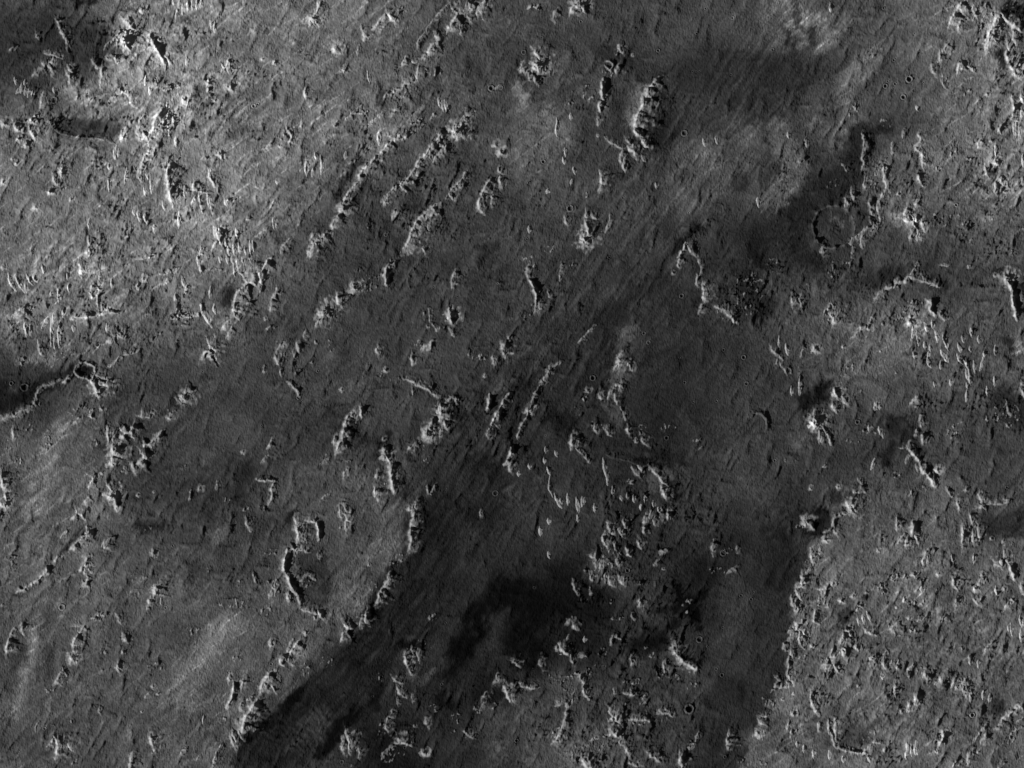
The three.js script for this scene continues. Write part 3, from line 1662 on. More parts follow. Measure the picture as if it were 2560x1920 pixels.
sheet(86, 24, 18, '1375,310 1400,350'); sheet(104, 16, 14, '1298,222 1310,250'); sheet(46, 46, 14, '1730,200 1810,170 1900,185 1985,185'); sheet(46, 9, 6, '1990,150 1962,60'); sheet(52, 40, 26, '1850,260 1930,270'); sheet(22, 9, 7, '1745,568 1710,595 1688,628'); sheet(52, 24, 7, '1848,462');
sheet(102, 36, 12, '1960,15 2010,60 2060,95'); sheet(62, 9, 8, '1998,70 1985,5'); sheet(58, 9, 6, '2030,75 2034,112'); sheet(96, 26, 14, '2190,130 2170,160 2130,190 2110,230'); sheet(84, 34, 10, '1950,330 1990,420 1960,470 1935,500');
sheet(34, 20, 14, '2150,335 2215,318'); sheet(38, 36, 14, '2085,470 2130,425 2150,350'); sheet(38, 20, 18, '2000,520 1962,570 1990,625 2040,650'); sheet(34, 9, 9, '1975,500 2030,512'); sheet(52, 47, 5, '2085,567'); sheet(76, 8, 6, '2082,540 2102,560');
sheet(80, 32, 5, '2265,382 2252,440 2262,500'); sheet(116, 18, 12, '2548,455 2530,480'); sheet(24, 14, 8, '2520,22 2558,30'); sheet(40, 13, 8, '2502,135 2512,160'); sheet(42, 14, 10, '2480,432'); sheet(110, 28, 20, '2480,60 2470,110'); sheet(105, 14, 12, '2240,545 2280,560');
sheet(22, 18, 11, '0,1020 60,988 130,955'); sheet(26, 18, 14, '0,975 40,1000'); sheet(36, 12, 10, '110,955 180,928'); sheet(26, 15, 4, '200,925 228,935'); sheet(30, 9, 6, '277,955 280,975'); sheet(44, 13, 9, '578,728 565,762');  // the dark bands paint in shade on the north side of the scarp
sheet(100, 28, 20, '150,1080 110,1160 70,1260'); sheet(44, 12, 10, '265,1120 300,1102'); sheet(40, 16, 12, '620,1170 588,1252'); sheet(40, 14, 9, '480,985 440,1000'); sheet(105, 10, 9, '180,790 290,785'); sheet(108, 16, 14, '240,720 290,690'); sheet(100, 14, 10, '60,900 130,895');
sheet(36, 25, 8, '808,785'); sheet(72, 10, 5, '815,745'); sheet(36, 8, 6, '1108,765'); sheet(34, 5, 5, '1040,958 1082,982'); sheet(36, 14, 10, '1132,1005 1150,1062'); sheet(40, 20, 14, '870,1060 905,1100'); sheet(36, 14, 9, '962,1095 950,1135'); sheet(44, 14, 10, '842,1065 828,1040');
sheet(36, 55, 26, '1220,1180 1205,1260'); sheet(40, 12, 5, '1008,1205 1020,1235'); sheet(60, 14, 12, '1235,960 1222,1000');
sheet(40, 22, 14, '1530,775 1620,720 1650,685'); sheet(68, 22, 5, '1560,838 1580,828'); sheet(60, 10, 8, '1550,872 1555,850'); sheet(70, 24, 12, '1542,945 1555,930'); sheet(66, 22, 12, '1528,1010 1545,1040'); sheet(14, 8, 7, '1600,1155 1680,1170'); sheet(28, 16, 12, '1640,1132 1705,1152');  // the black strip paints in shade of the north-facing scarp
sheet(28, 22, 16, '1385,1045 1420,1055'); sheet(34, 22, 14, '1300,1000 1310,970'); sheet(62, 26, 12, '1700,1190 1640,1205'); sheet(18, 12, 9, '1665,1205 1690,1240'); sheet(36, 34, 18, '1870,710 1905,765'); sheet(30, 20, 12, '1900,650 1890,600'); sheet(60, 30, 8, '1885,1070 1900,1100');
sheet(38, 22, 14, '2190,700 2250,682'); sheet(30, 9, 6, '2330,702 2365,712'); sheet(24, 24, 12, '2015,1005 2062,978'); sheet(34, 28, 6, '2240,1065 2262,1095'); sheet(28, 12, 9, '2228,1120 2214,1160'); sheet(40, 16, 10, '2292,1125'); sheet(30, 9, 7, '2490,678 2505,685'); sheet(26, 10, 7, '2545,715 2552,730');
sheet(94, 20, 7, '2545,872'); sheet(104, 20, 16, '2285,785 2310,830'); sheet(34, 12, 10, '2075,1240 2120,1245'); sheet(40, 10, 8, '2530,868 2510,850'); sheet(40, 30, 20, '2510,1000 2545,1040'); sheet(70, 26, 10, '1985,1100 2010,1110'); sheet(112, 10, 7, '2034,1062');
sheet(48, 7, 7, '200,1330 165,1375'); sheet(106, 13, 13, '92,1550 80,1620 60,1700 40,1780'); sheet(58, 15, 14, '40,1660 60,1625'); sheet(60, 12, 10, '120,1620 125,1680'); sheet(90, 20, 14, '545,1340'); sheet(102, 32, 22, '570,1560 480,1680 455,1740'); sheet(40, 10, 9, '340,1322 405,1308'); sheet(95, 20, 14, '215,1265 260,1290'); sheet(95, 12, 10, '222,1370');
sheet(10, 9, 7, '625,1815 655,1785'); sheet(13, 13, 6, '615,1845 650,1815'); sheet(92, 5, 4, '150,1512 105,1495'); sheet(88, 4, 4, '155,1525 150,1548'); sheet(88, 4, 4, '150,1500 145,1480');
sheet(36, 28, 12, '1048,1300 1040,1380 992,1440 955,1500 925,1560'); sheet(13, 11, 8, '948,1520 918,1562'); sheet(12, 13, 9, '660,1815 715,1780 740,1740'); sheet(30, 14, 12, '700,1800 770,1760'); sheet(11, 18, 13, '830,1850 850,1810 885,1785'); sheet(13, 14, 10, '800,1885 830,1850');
sheet(13, 26, 18, '1180,1540 1230,1500 1252,1460'); sheet(11, 28, 18, '1150,1625 1195,1575'); sheet(17, 22, 14, '1128,1690 1150,1650'); sheet(19, 18, 12, '1130,1765 1105,1740'); sheet(62, 9, 3, '1015,1690 1050,1707 1078,1682'); sheet(19, 16, 10, '930,1765 942,1720'); sheet(14, 12, 8, '1005,1612 1045,1622');
sheet(62, 45, 22, '1230,1800 1262,1850'); sheet(52, 34, 7, '780,1405 790,1480'); sheet(34, 7, 5, '728,1455 752,1502'); sheet(36, 11, 8, '718,1300 725,1285'); sheet(82, 30, 14, '960,1330 985,1370'); sheet(78, 22, 16, '860,1450 900,1430'); sheet(30, 12, 8, '880,1590 900,1620'); sheet(48, 24, 14, '800,1790 730,1860');
sheet(7, 19, 12, '1715,1512 1735,1530'); sheet(11, 8, 6, '1698,1465 1708,1510'); sheet(18, 9, 8, '1690,1520 1640,1530'); sheet(9, 9, 6, '1735,1540 1748,1572'); sheet(18, 8, 7, '1735,1500 1765,1478'); sheet(20, 8, 7, '1695,1545 1660,1585');
sheet(15, 42, 22, '1290,1485 1330,1505 1295,1600 1330,1640'); sheet(28, 24, 16, '1400,1600 1455,1560'); sheet(19, 26, 16, '1590,1620 1642,1600'); sheet(8, 8, 5, '1703,1630 1742,1657'); sheet(62, 36, 16, '1500,1420 1545,1440'); sheet(28, 10, 3, '1724,1771'); sheet(52, 42, 18, '1830,1480 1850,1560 1830,1640');  // includes shade painted along the north edge of the wedge-shaped mesa
sheet(34, 28, 18, '1850,1722'); sheet(74, 38, 24, '1420,1880 1485,1860'); sheet(80, 36, 20, '1895,1850'); sheet(5, 7, 3, '1578,1378'); sheet(60, 14, 5, '1690,1650 1715,1665');
sheet(20, 25, 8, '2048,1288 2060,1318'); sheet(32, 32, 13, '1930,1330 1958,1400 1950,1450'); sheet(46, 28, 7, '1940,1510 1930,1600 1925,1690'); sheet(50, 15, 4, '2108,1548 2118,1532'); sheet(60, 36, 18, '2110,1850 2135,1830'); sheet(48, 20, 12, '2495,1765'); sheet(44, 28, 18, '2480,1322 2545,1300'); sheet(22, 12, 8, '2010,1320 2040,1330');
function cubic(a, b, c, d, t) { return b + 0.5 * t * (c - a + t * (2 * a - 5 * b + 4 * c - d + t * (3 * (b - c) + d - a))); }
function soilTone(px, py) {
  const wx = px + 26 * noise(px / 90, py / 90, 11) + 9 * noise(px / 28, py / 28, 12), wy = py + 26 * noise(px / 90, py / 90, 13) + 9 * noise(px / 28, py / 28, 14);
  const gx = clamp(wx / 128 - 0.5, 0, 19), gy = clamp(wy / 128 - 0.5, 0, 14), x0 = Math.floor(gx), y0 = Math.floor(gy), fx = gx - x0, fy = gy - y0;
  const col = (j) => { const r = SOIL[clamp(j, 0, 14)]; return cubic(r[clamp(x0 - 1, 0, 19)], r[x0], r[clamp(x0 + 1, 0, 19)], r[clamp(x0 + 2, 0, 19)], fx); };
  let t = cubic(col(y0 - 1), col(y0), col(y0 + 1), col(y0 + 2), fy);
  const wa = px * 0.62 - py * 0.78, wb = px * 0.78 + py * 0.62, drift = 13 * noise(wa / 70, wb / 9, 19) + 7 * noise(wa / 26, wb / 4, 20);      // borders drawn out down the wind
  const sx = px + 8 * noise(px / 30, py / 30, 15) + 4 * noise(px / 11, py / 11, 16) + 0.62 * drift, sy = py + 8 * noise(px / 30, py / 30, 17) + 4 * noise(px / 11, py / 11, 18) - 0.78 * drift;
  for (const q of SHEETS) {
    if (sx < q.x0 || sx > q.x1 || sy < q.y0 || sy > q.y1) continue;
    let best = 1e9;
    for (let i = 0; i < q.p.length - (q.p.length > 1 ? 1 : 0); i++) {
      const [ax, ay] = q.p[i], [bx, by] = q.p[Math.min(i + 1, q.p.length - 1)], dx = bx - ax, dy = by - ay, l = dx * dx + dy * dy || 1;
      const u = clamp(((sx - ax) * dx + (sy - ay) * dy) / l);
      best = Math.min(best, Math.hypot(sx - ax - dx * u, sy - ay - dy * u));
    }
    const sf = q.soft, a = (1 - smooth(q.r - sf, q.r + sf, best)) * (q.tone < 35 ? clamp(0.84 + 0.4 * noise(px / 17, py / 21, 46)) : 1);
    t += (q.tone - t) * a;
  }
  t = t > 60 ? 60 + (t - 60) * 1.2 : t < 45 ? 45 - (45 - t) * 1.12 : t;
  return t;
}
for (const q of SHEETS) {
  const m = q.r + q.soft * 1.4 + 36, xs = q.p.map((p) => p[0]), ys = q.p.map((p) => p[1]);
  q.x0 = Math.min(...xs) - m; q.x1 = Math.max(...xs) + m; q.y0 = Math.min(...ys) - m; q.y1 = Math.max(...ys) + m;
}
const KA = 1.02;                                                        // photograph tone to reflectance
const TW = 2048, TH = 1536, TK = W / TW;
const tone = new Float32Array(TW * TH);
const texData = new Uint8Array(TW * TH * 4), bumpData = new Uint8Array(TW * TH * 4);
for (let j = 0; j < TH; j++) for (let i = 0; i < TW; i++) {
  const px = (i + 0.5) * TK, py = (j + 0.5) * TK, a = px * 0.8 - py * 0.6, b = px * 0.6 + py * 0.8;   // a runs up the wind, north-east
  const t = soilTone(px, py);
  const u = px + 7 * noise(px / 60, py / 60, 27), v = py + 7 * noise(px / 60, py / 60, 28), a2 = u * 0.8 - v * 0.6, b2 = u * 0.6 + v * 0.8;
  const wisp = Math.max(0, noise(a2 / 70, b2 / 8, 29) + 0.45 * noise(a2 / 16, b2 / 3.6, 34) - 0.2) * (0.35 + 1.3 * smooth(55, 105, t));
  const band = 1 - smooth(60, 210, Math.abs((px - 1000) * 0.817 + (py - 1450) * 0.577)), f1 = u * 0.577 - v * 0.817, f2 = u * 0.817 + v * 0.577;   // sand drawn out along the valley
  const flow = band * (0.2 * noise(f1 / 95, f2 / 11, 35) + 0.13 * noise(f1 / 60, f2 / 4.5, 36));
  const sw = clamp(0.35 + 1.1 * noise(px / 190, py / 190, 37), 0.1, 1) * (1 + 0.9 * smooth(80, 110, t));
  const n = 0.16 * noise(px / 70, py / 70, 21) + sw * (0.2 * noise(a2 / 80, b2 / 16, 22) + 0.15 * noise(a2 / 34, b2 / 7, 23)) + 0.12 * noise(px / 9, py / 14, 24) + 0.1 * noise(px / 3.6, py / 6, 25) + 0.3 * wisp * (1 + 1.2 * noise(a2 / 12, b2 / 6, 30)) + 1.3 * flow;
  const al = clamp(lin(t) * KA * Math.exp(n * 1.7), 0.004, 0.5);
  tone[j * TW + i] = al;
  const o = (j * TW + i) * 4, s = Math.round(255 * (al < 0.0031308 ? al * 12.92 : 1.055 * Math.pow(al, 1 / 2.4) - 0.055));
  texData[o] = texData[o + 1] = texData[o + 2] = s; texData[o + 3] = 255;
  const g = 0.5 * noise(px / 3.1 + py / 40, py / 8, 31) + 0.35 * noise(px / 2.7, py / 3.4, 32) + 0.35 * noise(px / 6, py / 7, 33);
  bumpData[o] = bumpData[o + 1] = bumpData[o + 2] = Math.round(clamp(0.5 + 0.36 * g) * 255); bumpData[o + 3] = 255;
}
const tex = (data, srgb) => {
  const t = new THREE.DataTexture(data, TW, TH, THREE.RGBAFormat);
  t.magFilter = THREE.LinearFilter; t.minFilter = THREE.LinearMipmapLinearFilter; t.generateMipmaps = true; t.wrapS = t.wrapT = THREE.MirroredRepeatWrapping;
  if (srgb) t.colorSpace = THREE.SRGBColorSpace;
  t.needsUpdate = true; return t;
};
const soilMap = tex(texData, true), soilBump = tex(bumpData, false);
const soilAt = (px, py) => tone[clamp(Math.floor(py / TK), 0, TH - 1) * TW + clamp(Math.floor(px / TK), 0, TW - 1)];

// ---------------------------------------------------------------- the ground: relief
const CRATERS = [];
// How rough the ground is: photograph x, y, half sizes, factor (mantles of dust and sand sheets lie smooth).
const ROUGH = [];
const rough = (f, ...list) => list.forEach((q) => ROUGH.push([f, ...q]));
rough(0.55, [1850, 130, 230, 120], [1950, 60, 90, 80], [1870, 1560, 110, 290], [100, 1180, 110, 170], [530, 1000, 150, 170], [520, 1690, 130, 180], [80, 1650, 70, 180], [1700, 950, 130, 150], [850, 1720, 170, 110], [2130, 1840, 60, 50]);
rough(0.8, [1060, 1430, 120, 230], [1850, 950, 110, 150], [850, 820, 150, 110], [1220, 1190, 120, 110], [2350, 260, 120, 120], [1250, 1560, 120, 140], [1560, 330, 60, 70], [2000, 90, 80, 80]);
rough(2.8, [300, 250, 300, 220], [250, 760, 260, 130], [450, 560, 250, 80], [2500, 110, 80, 110], [2200, 470, 90, 120], [1880, 740, 110, 90]);
rough(2.7, [2280, 1660, 280, 280], [2450, 480, 110, 200], [2430, 900, 150, 200], [1570, 1580, 170, 180], [1640, 1290, 150, 90], [2200, 730, 160, 80], [1540, 1810, 230, 110], [1240, 1050, 150, 110], [1000, 420, 160, 200]);
function roughness(px, py) {
  let r = 1.4 + 0.5 * noise(px / 130, py / 130, 41);
  for (const [f, x, y, rx, ry] of ROUGH) {
    const d = ((px - x) / rx) ** 2 + ((py - y) / ry) ** 2;
    if (d < 1.7) r += (f - r) * (1 - smooth(0.5, 1.7, d));
  }
  return r;
}
// Worn hills and furrows drawn out from south-west to north-east: sharp-backed noise, each finer octave standing on the backs of the coarser one.
function hills(px, py) {
  const wx = px + 16 * noise(px / 60, py / 60, 64) + 6 * noise(px / 21, py / 21, 65), wy = py + 16 * noise(px / 60, py / 60, 66) + 6 * noise(px / 21, py / 21, 67);
  const a = wx * 0.72 - wy * 0.69, b = wx * 0.69 + wy * 0.72;
  let z = 0, amp = 1, back = 1, fa = 1 / 130, fb = 1 / 42;
  for (let o = 0; o < 4; o++) {
    let n = 1 - Math.abs(noise(a * fa, b * fb, 70 + o)) * 1.5; n = Math.max(0, n) ** 2 * back;
    z += n * amp; back = clamp(n * 1.7); amp *= 0.43; fa *= 2.3; fb *= 2.1;
  }
  return z;
}
// Sand waves lying across the floor of the dark valley.
function dunes(px, py) {
  const m = 1 - smooth(0.5, 1.2, Math.hypot((px - 770 + 0.9 * (py - 1815)) / 130, (py - 1815) / 75));
  return m > 0 ? m * 3.4 * ridged((px * 0.8 - py * 0.6) / 17 + 0.6 * noise(px / 40, py / 40, 44), (px * 0.6 + py * 0.8) / 48, 45) : 0;
}
function relief(px, py) {                                               // metres, without craters
  const r = roughness(px, py), lean = px + 0.16 * py, q = Math.max(0, noise(px / 55, py / 55, 57) + 0.45), g = 0.35 + 1.5 * q * q;
  return 20 * noise(px / 330, py / 330, 51) + 5 * noise(px / 95, py / 95, 52)
    + 7.5 * Math.pow(r, 0.4) * hills(px, py) + 0.62 * r * (g * (1.5 * noise(px / 17, py / 20, 53) + 1.1 * ridged(lean / 9 + 0.5 * noise(px / 20, py / 20, 58), py / 12, 56)) + 0.9 * noise(lean / 8.5, py / 13, 55) + (0.55 + 0.6 * g) * noise(lean / 3.9, py / 6, 59) + g * 8.5 * Math.max(0, noise(px / 5.4, py / 6.8, 63) - 0.34)) + dunes(px, py);
}
function ground(px, py) {
  let h = relief(px, py);
  for (const c of CRATERS) {
    const dx = px - c.x, dy = py - c.y, m = c.r * 1.5;
    if (dx > m || dx < -m || dy > m || dy < -m) continue;
    const d = Math.hypot(dx, dy) / c.r;
    if (d < 1.5) { const a = 1 - smooth(1.02, 1.4, d); h += a * (c.z - h) - a * (c.depth + 3); }
  }
  return h;
}
{ let s = 0, s2 = 0, n = 0; for (let k = 0; k < 4000; k++) { const px = hash(k, 1, 1) * W, py = hash(k, 2, 1) * H, d = (relief(px + 1.2, py) - relief(px - 1.2, py)) / (2.4 * S); s += d; s2 += d * d; n++; } console.log('slope rms', Math.sqrt(s2 / n)); }
const X = (px) => (px - W / 2) * S, Z = (py) => (py - H / 2) * S;
const rockMat = new THREE.MeshLambertMaterial({ vertexColors: true, bumpMap: soilBump, bumpScale: 7 });
const soilMat = new THREE.MeshLambertMaterial({ map: soilMap, bumpMap: soilBump, bumpScale: 7 });

// ---------------------------------------------------------------- read the survey
const SIZES = { 1: [8, 4.5, 15], 2: [15, 9, 30], 3: [25, 16, 50], 4: [42, 30, 86] };
const feats = [];
let nameOfGroup = null;
for (const [col, row, text] of SURVEY) for (const line of text.trim().split('\n')) {
  const [body, desc] = line.split(' ; ').map((q) => q.trim());
  const f = { ox: col * 640, oy: row * 640, desc };
  const P = (q) => { const v = q.split(',').map(Number); return [f.ox + v[0] / 2.592, f.oy + v[1] / 2.592]; };
  const words = body.split(/\s+/), k = words[0];
  if (k === 'g') { nameOfGroup = { group: body.slice(2), label: desc }; continue; }
  if (k[0] === 'r' || k === 'd') {
    f.kind = k === 'd' ? 'd' : 'r'; f.size = k === 'd' ? 0 : +k[1];
    [f.h, f.wS, f.wL] = k === 'd' ? [7, 3.2, 10] : SIZES[f.size];
    f.b = 1; f.p = [];
    for (const q of words.slice(1)) {
      const v = +q.slice(1);
      if (q[0] === 'W') { if (f.kind === 'd') { f.wS = v * 0.85; f.wL = v * 2.2; f.h = 1.8 * v; } else f.wS = v * 1.2; } else if (q[0] === 'E') f.wL = v * 1.7; else if (q[0] === 'H') f.h = v * 0.62; else if (q[0] === 'B') f.b = v; else f.p.push(P(q));
    }
    if (f.kind === 'd') f.g = nameOfGroup;
    f.x = f.p.reduce((s, q) => s + q[0], 0) / f.p.length; f.y = f.p.reduce((s, q) => s + q[1], 0) / f.p.length;
    f.len = f.p.slice(1).reduce((s, q, i) => s + Math.hypot(q[0] - f.p[i][0], q[1] - f.p[i][1]), 0);
  } else {
    const v = words[1].split(',').map(Number); f.kind = k; [f.x, f.y] = P(words[1]); f.r = v[2] / 2.592;
    if (k === 'o') { f.rx = v[2] / 2.592; f.ry = v[3] / 2.592; f.a = (v[4] || 0) * Math.PI / 180; f.r = Math.max(f.rx, f.ry); }
    f.len = 2 * f.r;
  }
  f.id = feats.length; feats.push(f);
}
for (const f of feats) if (f.kind === 'c') { f.big = f.r > 30; f.r = Math.max(f.r, 2.3); f.depth = f.big ? 4 : f.r * S * (0.12 + 0.14 * hash(f.id, 8, 8)); CRATERS.push(f); }
for (const f of CRATERS) f.z = relief(f.x, f.y);

// ---------------------------------------------------------------- the ground sheet, far past the frame on every side
{
  const line = (n, step) => {                                           // even steps in view, then steps that grow
    const v = []; for (let p = -40; p <= n + 40; p += step) v.push(p);
    let s = step; const a = [], b = []; let lo = v[0], hi = v[v.length - 1];
    for (let i = 0; i < 22; i++) { s *= 1.42; lo -= s; hi += s; a.unshift(lo); b.push(hi); }
    return [...a, ...v, ...b];
  };
  const xs = line(W, 2.6), ys = line(H, 2.6), nx = xs.length, ny = ys.length;
  const pos = new Float32Array(nx * ny * 3), uv = new Float32Array(nx * ny * 2), idx = new Uint32Array((nx - 1) * (ny - 1) * 6);
  for (let j = 0, o = 0; j < ny; j++) for (let i = 0; i < nx; i++, o++) {
    pos[o * 3] = X(xs[i]); pos[o * 3 + 1] = ground(xs[i], ys[j]); pos[o * 3 + 2] = Z(ys[j]);
    uv[o * 2] = xs[i] / W; uv[o * 2 + 1] = ys[j] / H;
  }
  for (let j = 0, o = 0; j < ny - 1; j++) for (let i = 0; i < nx - 1; i++) {
    const a = j * nx + i, b = a + 1, c = a + nx, d = c + 1;
    idx[o++] = a; idx[o++] = c; idx[o++] = b; idx[o++] = b; idx[o++] = c; idx[o++] = d;
  }
  const g = new THREE.BufferGeometry();
  g.setAttribute('position', new THREE.BufferAttribute(pos, 3)); g.setAttribute('uv', new THREE.BufferAttribute(uv, 2)); g.setIndex(new THREE.BufferAttribute(idx, 1));
  g.computeVertexNormals();
  const m = new THREE.Mesh(g, soilMat); m.name = 'ground'; m.receiveShadow = m.castShadow = true;
  m.userData = { kind: 'structure', label: 'dusty plain with sheets of dark sand and pale streaks', category: 'ground' };
  scene.add(m);
  console.log('ground triangles', idx.length / 3);
}

// ---------------------------------------------------------------- builders
let triangles = 0;
const sunX = SUN.x / Math.cos(SUN_EL), sunY = SUN.z / Math.cos(SUN_EL);
// A lump of terrain: hgt(px, py) > 0 gives [metres above the ground, share of rock painted sunlit-pale]; returns the meshes {flank, crest}, points taken from (cx, cy).
function lump(x0, y0, x1, y1, step, cx, cy, cz, hgt, bright, split) {
  const nx = Math.ceil((x1 - x0) / step) + 1, ny = Math.ceil((y1 - y0) / step) + 1;
  const hv = new Float32Array(nx * ny), rv = new Float32Array(nx * ny), map = new Int32Array(nx * ny).fill(-1);
  for (let j = 0; j < ny; j++) for (let i = 0; i < nx; i++) {
    const q = hgt(x0 + i * step, y0 + j * step), o = j * nx + i;
    if (q) { hv[o] = q[0]; rv[o] = q[1]; }
  }
  const pos = [], colr = [], uv = [], fI = [], cI = [];
  const put = (i, j) => {
    const o = j * nx + i;
    if (map[o] < 0) {
      map[o] = pos.length / 3;
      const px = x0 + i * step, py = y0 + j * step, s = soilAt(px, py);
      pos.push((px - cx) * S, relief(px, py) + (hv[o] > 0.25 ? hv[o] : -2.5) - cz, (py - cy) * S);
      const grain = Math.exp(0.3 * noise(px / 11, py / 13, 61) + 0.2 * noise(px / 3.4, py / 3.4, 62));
      const rock = (1.15 * s + bright) * grain, a = s + (rock - s) * rv[o];     // bare rock, its paleness raised to paint in sunlit crests
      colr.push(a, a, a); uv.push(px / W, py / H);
    }
    return map[o];
  };
  for (let j = 0; j < ny - 1; j++) for (let i = 0; i < nx - 1; i++) {
    const o = j * nx + i, m = Math.max(hv[o], hv[o + 1], hv[o + nx], hv[o + nx + 1]);
    if (m <= 0.25) continue;
    const a = put(i, j), b = put(i + 1, j), c = put(i, j + 1), d = put(i + 1, j + 1);
    const bareLit = split && (rv[o] + rv[o + 1] + rv[o + nx] + rv[o + nx + 1]) > 2;
    (bareLit ? cI : fI).push(a, c, b, b, c, d);
  }
  if (!pos.length) return null;
  const g = new THREE.BufferGeometry();
  g.setAttribute('position', new THREE.BufferAttribute(new Float32Array(pos), 3)); g.setAttribute('color', new THREE.BufferAttribute(new Float32Array(colr), 3)); g.setAttribute('uv', new THREE.BufferAttribute(new Float32Array(uv), 2));
  g.setIndex([...fI, ...cI]); g.computeVertexNormals();
  triangles += (fI.length + cI.length) / 3;
  const cut = (ids) => {                                                // a geometry holding only its own vertices
    const u = new Map(), r = [];
    for (const i of ids) { if (!u.has(i)) u.set(i, u.size); r.push(u.get(i)); }
    const k = new THREE.BufferGeometry();
    for (const [n, w] of [['position', 3], ['normal', 3], ['color', 3], ['uv', 2]]) {
      const s = g.attributes[n].array, t = new Float32Array(u.size * w);
      for (const [from, to] of u) for (let c = 0; c < w; c++) t[to * w + c] = s[from * w + c];
      k.setAttribute(n, new THREE.BufferAttribute(t, w));
    }
    k.setIndex(r); return k;
  };
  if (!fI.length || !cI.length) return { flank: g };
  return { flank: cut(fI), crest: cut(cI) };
}
function ridgeLump(f, cx, cy, cz) {
  // the crest line, rounded and cut into short steps
  const q = f.p.length > 2 ? new THREE.CatmullRomCurve3(f.p.map(([x, y]) => new THREE.Vector3(x, y, 0)), false, 'centripetal').getSpacedPoints(Math.max(4, Math.round(f.len / 4))).map((v) => [v.x, v.y]) : f.p;
  const at = [0]; for (let i = 1; i < q.length; i++) at.push(at[i - 1] + Math.hypot(q[i][0] - q[i - 1][0], q[i][1] - q[i - 1][1]));
  const L = at[at.length - 1], m = Math.max(f.wS, f.wL) * 1.35 + 4, xs = q.map((p) => p[0]), ys = q.map((p) => p[1]), sd = f.id * 7 + 100, ripple = f.kind === 'd';
  const wob = ripple ? 0.7 : Math.min(3.2, 1.3 + f.wS * 0.18);
  const edge = Math.min(0.66, 15 / f.h);                                // share of the height that stands as a steep lip along the crest
  const hgt = (px, py) => {
    const wx = px + wob * (noise(px / 15, py / 15, 71) + 0.5 * noise(px / 6, py / 6, 72)), wy = py + wob * (noise(px / 15, py / 15, 73) + 0.5 * noise(px / 6, py / 6, 74));
    let best = 1e9, s = 0, tx = 0, ty = 0, ex = 0, ey = 0;
    for (let i = 0; i < q.length - 1; i++) {
      const dx = q[i + 1][0] - q[i][0], dy = q[i + 1][1] - q[i][1], l = dx * dx + dy * dy || 1, u = clamp(((wx - q[i][0]) * dx + (wy - q[i][1]) * dy) / l), ax = wx - q[i][0] - dx * u, ay = wy - q[i][1] - dy * u, d = ax * ax + ay * ay;
      if (d < best) { best = d; s = at[i] + u * Math.sqrt(l); tx = dx / Math.sqrt(l); ty = dy / Math.sqrt(l); ex = ax; ey = ay; }
    }
    const d = Math.sqrt(best);
    if (d > m) return null;
    // the side that faces the sun is narrow and steep, the other one long
    let nxn = -ty, nyn = tx; let k = nxn * sunX + nyn * sunY; if (k < 0) { nxn = -nxn; nyn = -nyn; k = -k; }
    const side = d < 1e-6 ? 0 : (ex * nxn + ey * nyn) / d, mix = smooth(-0.35, 0.35, side);
    const end = ripple ? smooth(0, L * 0.4 + 1, Math.min(s, L - s) + 1.6) : smooth(0, Math.min(14, L * 0.3), Math.min(s, L - s) + 2.5);
    const wv = ripple ? 0.9 + 0.25 * noise(s / 9, sd, 75) : 1 + 0.3 * noise(s / 19, sd, 75) + 0.2 * noise(s / 5, sd, 76);
    const w = Math.max(1.2, (f.wL + (f.wS - f.wL) * mix) * (0.45 + 0.55 * end) * wv);
    const x = d / w; if (x >= 1) return null;
    const hv = ripple ? 0.85 + 0.3 * noise(s / 12, sd, 77) : 0.9 + 0.25 * noise(s / 19, sd, 77) + 0.12 * noise(s / 6, sd, 78);
    let z = f.h * (0.3 + 0.7 * end) * Math.max(0.15, hv) * (ripple ? 1 - x : mix * ((1 - edge) * Math.pow(1 - x, 1.4) + edge * Math.max(0, 1 - d / 3.3)) + (1 - mix) * Math.pow(1 - x, 1.3));
    if (!ripple) {
      z *= 1 - 0.55 * Math.min(1, Math.max(0, d - 2.5) / w * 1.6) * (1 - ridged(s / 6 + 0.12 * d, d / 26 + sd, 79));             // ribs and gullies run down from the crest
      z += (0.2 * f.h + 2.5) * Math.max(0, noise(px / 5.5 + 7, py / 7, 94) - 0.1) * Math.min(1, 3 * (1 - x)) * Math.exp(-d / 13);      // broken rock along the crest
      z += f.h * 0.05 * Math.min(1, (1 - x) * 3) * noise(px / 5, py / 5, 80);
    }
    const bareLit = ripple ? 1 : smooth(0, 0.8, 0.74 - 1.2 * x + 0.5 * noise(px / 9, py / 11, 81) + 0.16 * noise(px / 4, py / 4, 82));  // rock mask that also carries the painted crest sunlight
    return [z, bareLit * (f.b > 0 ? 1 : 0)];
  };
  return lump(Math.min(...xs) - m, Math.min(...ys) - m, Math.max(...xs) + m, Math.max(...ys) + m, ripple || f.size === 1 ? 1.35 : f.size === 2 ? 1.75 : f.size === 3 ? 2.05 : 2.4, cx, cy, cz, hgt, ripple ? 0.15 : f.size > 2 ? 0.18 : 0.135, !ripple);
}
